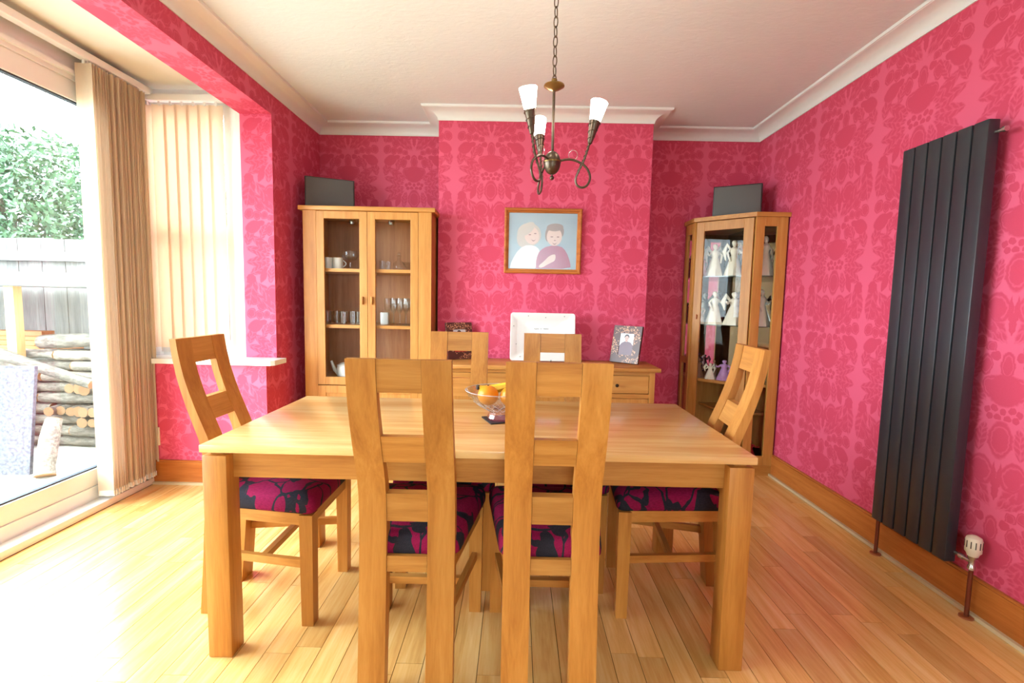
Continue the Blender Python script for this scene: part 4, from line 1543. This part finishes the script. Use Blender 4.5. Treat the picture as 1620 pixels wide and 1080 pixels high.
MB().ball((0, 0, zc(1.742)), 0.009, n=12, m=8).tube([(0, 0, zc(1.765)), (0, 0, zc(1.742))], 0.004, 6).obj('finial', M['bronze'], ch, smooth=True)

AR = [(0.030, 1.808), (0.075, 1.812), (0.115, 1.800), (0.148, 1.776), (0.163, 1.742), (0.152, 1.713), (0.130, 1.704), (0.108, 1.714), (0.102, 1.738),
      (0.114, 1.768), (0.134, 1.806), (0.148, 1.845), (0.157, 1.878)]


def catmull(pts, per=6):
    out = []
    for i in range(len(pts) - 1):
        p0, p1, p2, p3 = pts[max(i - 1, 0)], pts[i], pts[i + 1], pts[min(i + 2, len(pts) - 1)]
        for k in range(per):
            t = k / per
            out.append(tuple(0.5 * ((2 * b_) + (-a + c_) * t + (2 * a - 5 * b_ + 4 * c_ - d_) * t * t + (-a + 3 * b_ - 3 * c_ + d_) * t ** 3)
                             for a, b_, c_, d_ in zip(p0, p1, p2, p3)))
    out.append(pts[-1])
    return out


def make_arm():
    pts3 = []
    for i, (r, z) in enumerate(AR):
        side = 0.010 * math.sin(PI * min(1, max(0, (i - 3) / 7.0)))
        pts3.append((r, side, zc(z)))
    cur = catmull(pts3)
    arm = MB().tube(cur, 0.0048, 8).obj('arm', M['bronze'], ch, smooth=True)
    base = Vector((0.157, 0, zc(1.872)))
    axis = Vector((0.22, 0, 0.97)).normalized()
    rotm = Matrix.Translation(base) @ Vector((0, 0, 1)).rotation_difference(axis).to_matrix().to_4x4()
    MB().lathe([(0.004, -0.004), (0.009, 0.0), (0.0245, 0.084), (0.0225, 0.084), (0.007, 0.006), (0.0, 0.006)], 20).xf(rotm).obj('cone_holder', M['bronze'], arm, smooth=True)
    MB().lathe([(0.020, 0.080), (0.023, 0.086), (0.0365, 0.158), (0.0345, 0.160), (0.019, 0.090), (0.0, 0.088)], 24).xf(rotm).obj('shade', M['shade'], arm, smooth=True)
    coil = []
    stem = [Vector(p) for p in cur[-20:]]
    turns = 7
    n = 90
    for k in range(n + 1):
        u = k / n * (len(stem) - 1)
        j = min(int(u), len(stem) - 2)
        c_ = stem[j].lerp(stem[j + 1], u - j)
        a = 2 * PI * turns * k / n
        coil.append(c_ + Vector((math.cos(a), math.sin(a), 0)) * 0.0062)
    n2 = 70
    for k in range(1, n2 + 1):
        t = k / n2
        a = 2 * PI * (turns + 3.3 * t)
        r = 0.0105 + 0.0165 * t
        coil.append(rotm @ Vector((r * math.cos(a), r * math.sin(a), 0.086 * t)))
    MB().tube(coil, 0.0014, 5).obj('wire_coil', M['bronze'], arm, smooth=True)
    ring = [(0.088 + 0.019 * math.cos(a), 0.004, zc(1.829) + 0.019 * math.sin(a)) for a in [2 * PI * k / 20 for k in range(20)]]
    MB().tube(ring, 0.0011, 5, closed=True).obj('wire_loop', M['chrome'], arm, smooth=True)
    return arm


arm0 = make_arm()
for k, a in enumerate((351, 107, 234)):
    c = arm0 if k == 0 else copy_tree(arm0, ch)
    c.rotation_euler = (0, 0, math.radians(a))
    c.scale = (0.93, 0.93, 1.0)

# ------------------------------------------------------------------ radiator on the right wall
rd = empty('radiator', (0, 0, 0), 0, 'tall black vertical panel radiator on the right wall', 'radiator')
RY0, RY1, RZ0, RZ1, RX0 = 1.940, 2.362, 0.190, 1.992, 1.822
pw = (RY1 - RY0) / 6
panel = None
for k in range(6):
    if panel is None:
        panel = MB().box(RX0, RX0 + 0.046, 0.0035, pw - 0.0035, RZ0, RZ1, 0.004).obj('panel', M['radiator'], rd, smooth=True)
        pn = panel
    else:
        pn = panel.copy()
        COL.objects.link(pn)
        pn.parent = rd
    pn.location = (0, RY0 + pw * k, 0)
MB().box(RX0 + 0.030, RX0 + 0.040, RY0 + 0.01, RY1 - 0.01, RZ0 + 0.01, RZ1 - 0.01).obj('gap_shade_sheet', M['speaker_edge'], rd)  # dark sheet added behind the panels to paint the shade in their gaps
for zz in (RZ0 + 0.04, RZ1 - 0.07):
    MB().box(RX0 + 0.016, RX0 + 0.044, RY0 + 0.008, RY1 - 0.008, zz, zz + 0.03).obj('header', M['radiator'], rd)
for yy in (RY0 + 0.10, RY1 - 0.12):
    for zz in (0.35, 1.80):
        MB().box(RX0 + 0.044, XR - 0.001, yy, yy + 0.03, zz, zz + 0.04).obj('bracket', M['radiator'], rd)
MB().lathe([(0.007, 0.0), (0.007, 0.03), (0.011, 0.03), (0.011, 0.042), (0.0, 0.042)], 12).xf(Matrix.Translation((RX0 + 0.028, RY0, 1.94)) @ Matrix.Rotation(PI / 2, 4, 'X')).obj('bleed_valve', M['chrome'], rd, smooth=True)
# thermostatic valve and pipe on the near side
VX, VY = RX0 + 0.035, RY0 - 0.078
vlv = empty('radiator_valve', (VX, VY, 0), 0, 'white thermostatic valve with copper pipe beside the radiator', 'valve')
MB().tube([(0, 0, 0.0), (0, 0, 0.22)], 0.0085, 12).obj('pipe', M['copper'], vlv, smooth=True)
MB().lathe([(0.010, 0), (0.025, 0.0), (0.024, 0.006), (0.010, 0.009)], 20, closed=True).obj('pipe_collar', M['collar'], vlv, smooth=True)
MB().lathe([(0.0, 0.205), (0.013, 0.205), (0.013, 0.218), (0.010, 0.222), (0.010, 0.246), (0.016, 0.254), (0.016, 0.268), (0.0, 0.268)], 16).obj('body', M['chrome'], vlv, smooth=True)
MB().lathe([(0.0, 0.0), (0.008, 0.0), (0.008, 0.035), (0.012, 0.037), (0.012, 0.052), (0.007, 0.054), (0.007, 0.076), (0.0, 0.076)], 14).xf(Matrix.Translation((0, 0, 0.236)) @ Matrix.Rotation(-PI / 2, 4, 'X')).obj('inlet', M['chrome'], vlv, smooth=True)
hd = MB().lathe([(0.0, 0.262), (0.018, 0.262), (0.021, 0.272), (0.027, 0.280), (0.0275, 0.325), (0.024, 0.338), (0.012, 0.345), (0.0, 0.345)], 28).obj('valve_head', M['valve_white'], vlv, smooth=True)
for k in range(12):
    a = 2 * PI * k / 12
    MB().box(0.0255, 0.0285, -0.0016, 0.0016, 0.298, 0.326).xf(Matrix.Rotation(a, 4, 'Z')).obj('slot', M['slot'], hd)
rv = empty('radiator_pipe', (RX0 + 0.03, RY1 - 0.012, 0), 0, 'copper pipe running from the radiator foot into the floor', 'pipe')
MB().tube([(0, 0, 0.0), (0, 0, 0.188)], 0.0085, 12).obj('pipe', M['copper'], rv, smooth=True)
MB().lathe([(0.010, 0), (0.025, 0.0), (0.024, 0.006), (0.010, 0.009)], 20, closed=True).obj('pipe_collar', M['collar'], rv, smooth=True)

# socket plate low on the bay wall
sk = MB().box(-0.045, 0.045, -0.012, 0, -0.06, 0.06, 0.003).obj('wall_socket', M['valve_white'], None, smooth=True, loc=(-2.372, 3.05, 0.315))
tag(sk, 'cream socket plate low on the bay wall behind the blind', 'socket')

# ------------------------------------------------------------------ garden seen through the patio door
GZ = -0.10


def ground_mat():
    m, nt, b = new_mat('mossy_patio')
    b.inputs['Roughness'].default_value = 0.9
    pos = nt.n('ShaderNodeNewGeometry').outputs['Position']
    n1 = nt.noise(pos, 2.2, 5, 0.65)
    n2 = nt.noise(pos, 30, 4, 0.7)
    c = nt.mix(n1, srgb(168, 170, 150), srgb(190, 188, 178))
    nt.put(b.inputs['Base Color'], nt.mix(nt.m('MULTIPLY', n2, 0.5), c, srgb(140, 138, 130)))
    nt.put(b.inputs['Normal'], nt.bump(n2, 0.5, 0.01))
    return m


def bark_mat(name, c1, c2):
    m, nt, b = new_mat(name)
    b.inputs['Roughness'].default_value = 0.9
    tc = nt.n('ShaderNodeTexCoord').outputs['Object']
    oi = nt.n('ShaderNodeObjectInfo').outputs['Random']
    p = nt.vm('ADD', tc, nt.vm('MULTIPLY', (9.0, 5.0, 7.0), oi))
    n1 = nt.noise(nt.vm('MULTIPLY', p, (0.3, 1, 1)), 40, 4, 0.7)
    n2 = nt.noise(p, 9, 3, 0.6)
    c = nt.mix(nt.ramp(n1, [(0.4, (0, 0, 0, 1)), (0.6, (1, 1, 1, 1))]), c1, c2)
    hs = nt.n('ShaderNodeHueSaturation')
    nt.put(hs.inputs['Color'], nt.mix(nt.m('MULTIPLY', n2, 0.5), c, srgb(120, 124, 108)))
    nt.put(hs.inputs['Value'], nt.m('MULTIPLY_ADD', oi, 0.7, 0.65))
    nt.put(b.inputs['Base Color'], hs.outputs[0])
    nt.put(b.inputs['Normal'], nt.bump(n1, 0.6, 0.006))
    return m


M['ground'] = ground_mat()
M['bark'] = bark_mat('log_bark', srgb(78, 66, 58), srgb(132, 120, 108))
M['log_end'] = plain('sawn_log_end', srgb(150, 112, 76), 0.85, vary=0.15, scale=60)
M['fence'] = wood('weathered_fence', srgb(88, 86, 84), srgb(110, 108, 104), srgb(130, 126, 120), 'Z', rough=0.9, rnd=0.18)
M['fence_rail'] = wood('weathered_rail', srgb(96, 96, 96), srgb(116, 116, 114), srgb(134, 132, 128), 'X', rough=0.9, rnd=0.05)
M['raw_z'] = wood('raw_softwood_post', srgb(170, 136, 84), srgb(190, 156, 104), srgb(204, 172, 122), 'Z', rough=0.7, rnd=0.05)
M['raw_x'] = wood('raw_softwood_board', srgb(136, 84, 42), srgb(160, 104, 58), srgb(176, 124, 76), 'X', rough=0.7, rnd=0.2)
M['slate'] = plain('lichen_slate', srgb(86, 86, 93), 0.9, spec=0.2, vary=0.95, scale=45, bump=0.002)
M['leaf'] = plain('evergreen_leaf', srgb(66, 94, 64), 0.5, vary=0.5, scale=3)

gd = struct(MB().box(-30, -2.53, -20, 30, GZ - 0.1, GZ).obj('ground', M['ground']))
struct(MB().box(-2.53, 30, -30, YN - 0.15, GZ - 0.1, GZ).obj('ground', M['ground']))
struct(MB().box(-2.53, -1.9, 3.40, 30, GZ - 0.1, GZ).obj('ground', M['ground']))

FY = 4.90
fn = empty('garden_fence', (0, FY, GZ), 0, 'weathered grey board fence across the garden behind the log store', 'fence')
bd = None
k = 0
xx = -9.4
while xx < -1.95:
    if bd is None:
        bd = MB().box(0, 0.118, 0, 0.018, 0, 1.885).obj('board', M['fence'], fn)
        b_ = bd
    else:
        b_ = bd.copy()
        COL.objects.link(b_)
        b_.parent = fn
    b_.location = (xx, 0.004 * (k % 2), random.uniform(-0.012, 0.006))
    xx += 0.122
    k += 1
for zz in (0.5, 1.655):
    MB().box(-9.4, -1.95, -0.06, 0.0, zz, zz + 0.09).obj('rail', M['fence_rail'], fn)

ls = empty('log_store', (0, 0, GZ), 0, 'open timber log store with pale corner post against the garden fence', 'shelter')
MB().box(-4.245, -4.165, 3.92, 3.99, 0, 1.385).obj('post', M['raw_z'], ls)
MB().box(-6.05, -5.97, 3.92, 3.99, 0, 1.385).obj('post', M['raw_z'], ls)
MB().box(-3.05, -2.97, 3.92, 3.99, 0, 1.385).obj('post', M['raw_z'], ls)
MB().box(-6.2, -2.8, 3.86, 3.90, 1.395, 1.50).obj('fascia', M['fence_rail'], ls)
MB().box(-6.2, -2.8, 3.88, FY - 0.07, 1.385, 1.40).obj('roof_board', M['fence_rail'], ls)
MB().box(-6.2, -4.18, 4.2, 4.55, 0.80, 0.82).obj('rack_shelf', M['raw_x'], ls)
MB().box(-4.24, -4.17, 4.5, 4.56, 0, 0.80).obj('post', M['raw_z'], ls)

tb0 = None
for k, (yy, zz, dx) in enumerate(((4.24, 0.82, 0.0), (4.38, 0.82, 0.12), (4.26, 0.862, -0.1), (4.40, 0.862, 0.05), (4.30, 0.904, 0.16), (4.28, 0.946, -0.05))):
    if tb0 is None:
        tb0 = MB().box(-0.85, 0.85, -0.06, 0.06, 0, 0.04).obj('timber_plank', M['raw_x'], None)
        o = tb0
    else:
        o = tb0.copy()
        COL.objects.link(o)
    o.location = (-5.05 + dx, yy, GZ + zz + 0.002)
    tag(o, 'orange-brown sawn plank in the log store rack, %s' % ('bottom front', 'bottom rear', 'second layer front', 'second layer rear', 'third layer', 'topmost')[k], 'plank', 'sawn planks in the log store')


def log(c, d, L, r, label, group='logs in the garden pile'):
    c, d = Vector(c), Vector(d).normalized()
    rng_ = random.Random(int(abs(c.x * 1000 + c.z * 377 + c.y * 91)))
    t = empty('log', c, 0, label, 'log', group)
    side = d.cross(Vector((0, 0, 1)))
    side = side.normalized() if side.length > 0.1 else Vector((1, 0, 0))
    pts, rs = [], []
    bend = rng_.uniform(-0.05, 0.05) * L
    for k in range(7):
        u = k / 6 - 0.5
        pts.append(d * (L * u) + side * bend * (0.25 - u * u) * 2)
        rs.append(r * (1 + rng_.uniform(-0.08, 0.08) - 0.1 * u))
    MB().tube(pts, rs, 9, cap=False).obj('bark', M['bark'], t, smooth=True, angle=60)
    e = MB()
    for i, s_ in ((0, 1), (6, -1)):
        q = pts[i]
        dd = (pts[1] - pts[0] if i == 0 else pts[6] - pts[5]).normalized()
        e.tube([q - dd * 0.002, q + dd * 0.002], rs[i] * 1.0, 9)
    e.obj('cut_ends', M['log_end'], t)


rngl = random.Random(21)
ORD = ['first', 'second', 'third', 'fourth', 'fifth', 'sixth', 'seventh', 'eighth', 'ninth', 'tenth', 'eleventh', 'twelfth', 'thirteenth', 'fourteenth']
layer = 0
zs_ = GZ + 0.05
while zs_ < 0.76:
    xx = -4.75 + rngl.uniform(0, 0.25)
    spots = []
    while xx < -3.0:
        crossway = (-4.05 < xx < -3.4) and 0.12 < zs_ < 0.52
        if crossway:
            r = rngl.uniform(0.036, 0.048)
            spots.append((xx + r, 4.18, (rngl.uniform(-0.25, 0.05), 1.0, 0.0), rngl.uniform(0.35, 0.5), r, True))
            xx += 2.05 * r
        else:
            r = rngl.uniform(0.036, 0.047)
            L = rngl.uniform(0.5, 0.85)
            spots.append((xx + L / 2, 4.045 + rngl.uniform(0.0, 0.03), (1.0, rngl.uniform(-0.05, 0.05), 0.0), L, r, False))
            spots.append((xx + L / 2, 4.16 + rngl.uniform(0.0, 0.03), (1.0, rngl.uniform(-0.08, 0.08), 0.0), L, r, False))
            xx += L * 1.02
    spots.sort(key=lambda q: (-q[0], q[1]))
    for j, (x_, y_, d_, L, r, cr) in enumerate(spots):
        lab = '%s in the pile, layer %s from the ground, %s from the house' % ('short end-on log' if cr else 'barked log', ORD[layer], ORD[min(j, 13)])
        log((x_, y_, zs_), d_, L, r, lab)
    zs_ += 0.094
    layer += 1
log((-4.02, 3.845, 0.66), (1, -0.02, -0.30), 1.15, 0.045, 'long pale log sloping down across the front of the wood pile', None)
log((-3.62, 4.08, 0.84), (1, 0.05, 0.06), 0.95, 0.06, 'thick grey log lying on top of the wood pile', None)
log((-3.44, 3.42, 0.10), (-0.22, 0.45, 0.9), 0.42, 0.058, 'short stout log leaning beside the slate slab', None)

sp = MB().box(-0.40, 0.40, 0, 0.028, 0, 0.80, 0.003).obj('slate_slab', M['slate'], None, loc=(-3.955, 3.345, GZ))
sp.rotation_euler = (math.radians(-7), 0, math.radians(4))
tag(sp, 'grey lichen-speckled slate slab leaning outside the patio door', 'slab')


def leafy(name, centre, rad, n, leaf, seed, label):
    t = empty(name, (centre[0], centre[1], GZ), 0, label, 'tree')
    rg = random.Random(seed)
    mb = MB()
    for _ in range(n):
        while True:
            p = Vector((rg.uniform(-1, 1), rg.uniform(-1, 1), rg.uniform(-1, 1)))
            if 0.35 < p.length < 1:
                break
        bump_ = 1 + 0.22 * math.sin(5 * p.x + seed) * math.cos(4 * p.z + 2 * p.y)
        c = Vector((p.x * rad[0], p.y * rad[1], p.z * rad[2] + centre[2] - GZ)) * 1.0
        c = Vector((c.x * bump_, c.y * bump_, c.z))
        a = Vector((rg.gauss(0, 1), rg.gauss(0, 1), rg.gauss(0, 1))).normalized()
        b2 = a.cross(Vector((rg.gauss(0, 1), rg.gauss(0, 1), rg.gauss(0, 1)))).normalized()
        s_ = leaf * rg.uniform(0.6, 1.3)
        mb.add([c - a * s_, c + b2 * s_ * 0.4, c + a * s_, c - b2 * s_ * 0.4], [(0, 1, 2, 3)])
    f = mb.obj('foliage', M['leaf'], t)
    f['kind'] = 'stuff'
    tr = MB()
    tr.tube([(0, 0, 0), (0.05, 0, centre[2] * 0.5), (0, 0.05, centre[2])], [0.12, 0.09, 0.03], 8)
    for k in range(6):
        a = k * 1.05
        z0 = centre[2] * (0.4 + 0.08 * k)
        tr.tube([(0, 0, z0), (math.cos(a) * rad[0] * 0.35, math.sin(a) * rad[1] * 0.35, z0 + 0.4), (math.cos(a) * rad[0] * 0.7, math.sin(a) * rad[1] * 0.7, z0 + 0.9)], [0.05, 0.035, 0.012], 6)
    tr.obj('trunk', M['bark'], t, smooth=True)


leafy('garden_tree', (-7.3, 6.9, 2.40), (1.7, 1.2, 1.15), 15000, 0.055, 3, 'bushy evergreen tree rising behind the garden fence, on the outer side')
leafy('garden_tree', (-5.0, 7.6, 2.15), (1.4, 1.0, 1.05), 12000, 0.055, 8, 'lower evergreen tree behind the garden fence, half behind the blind')
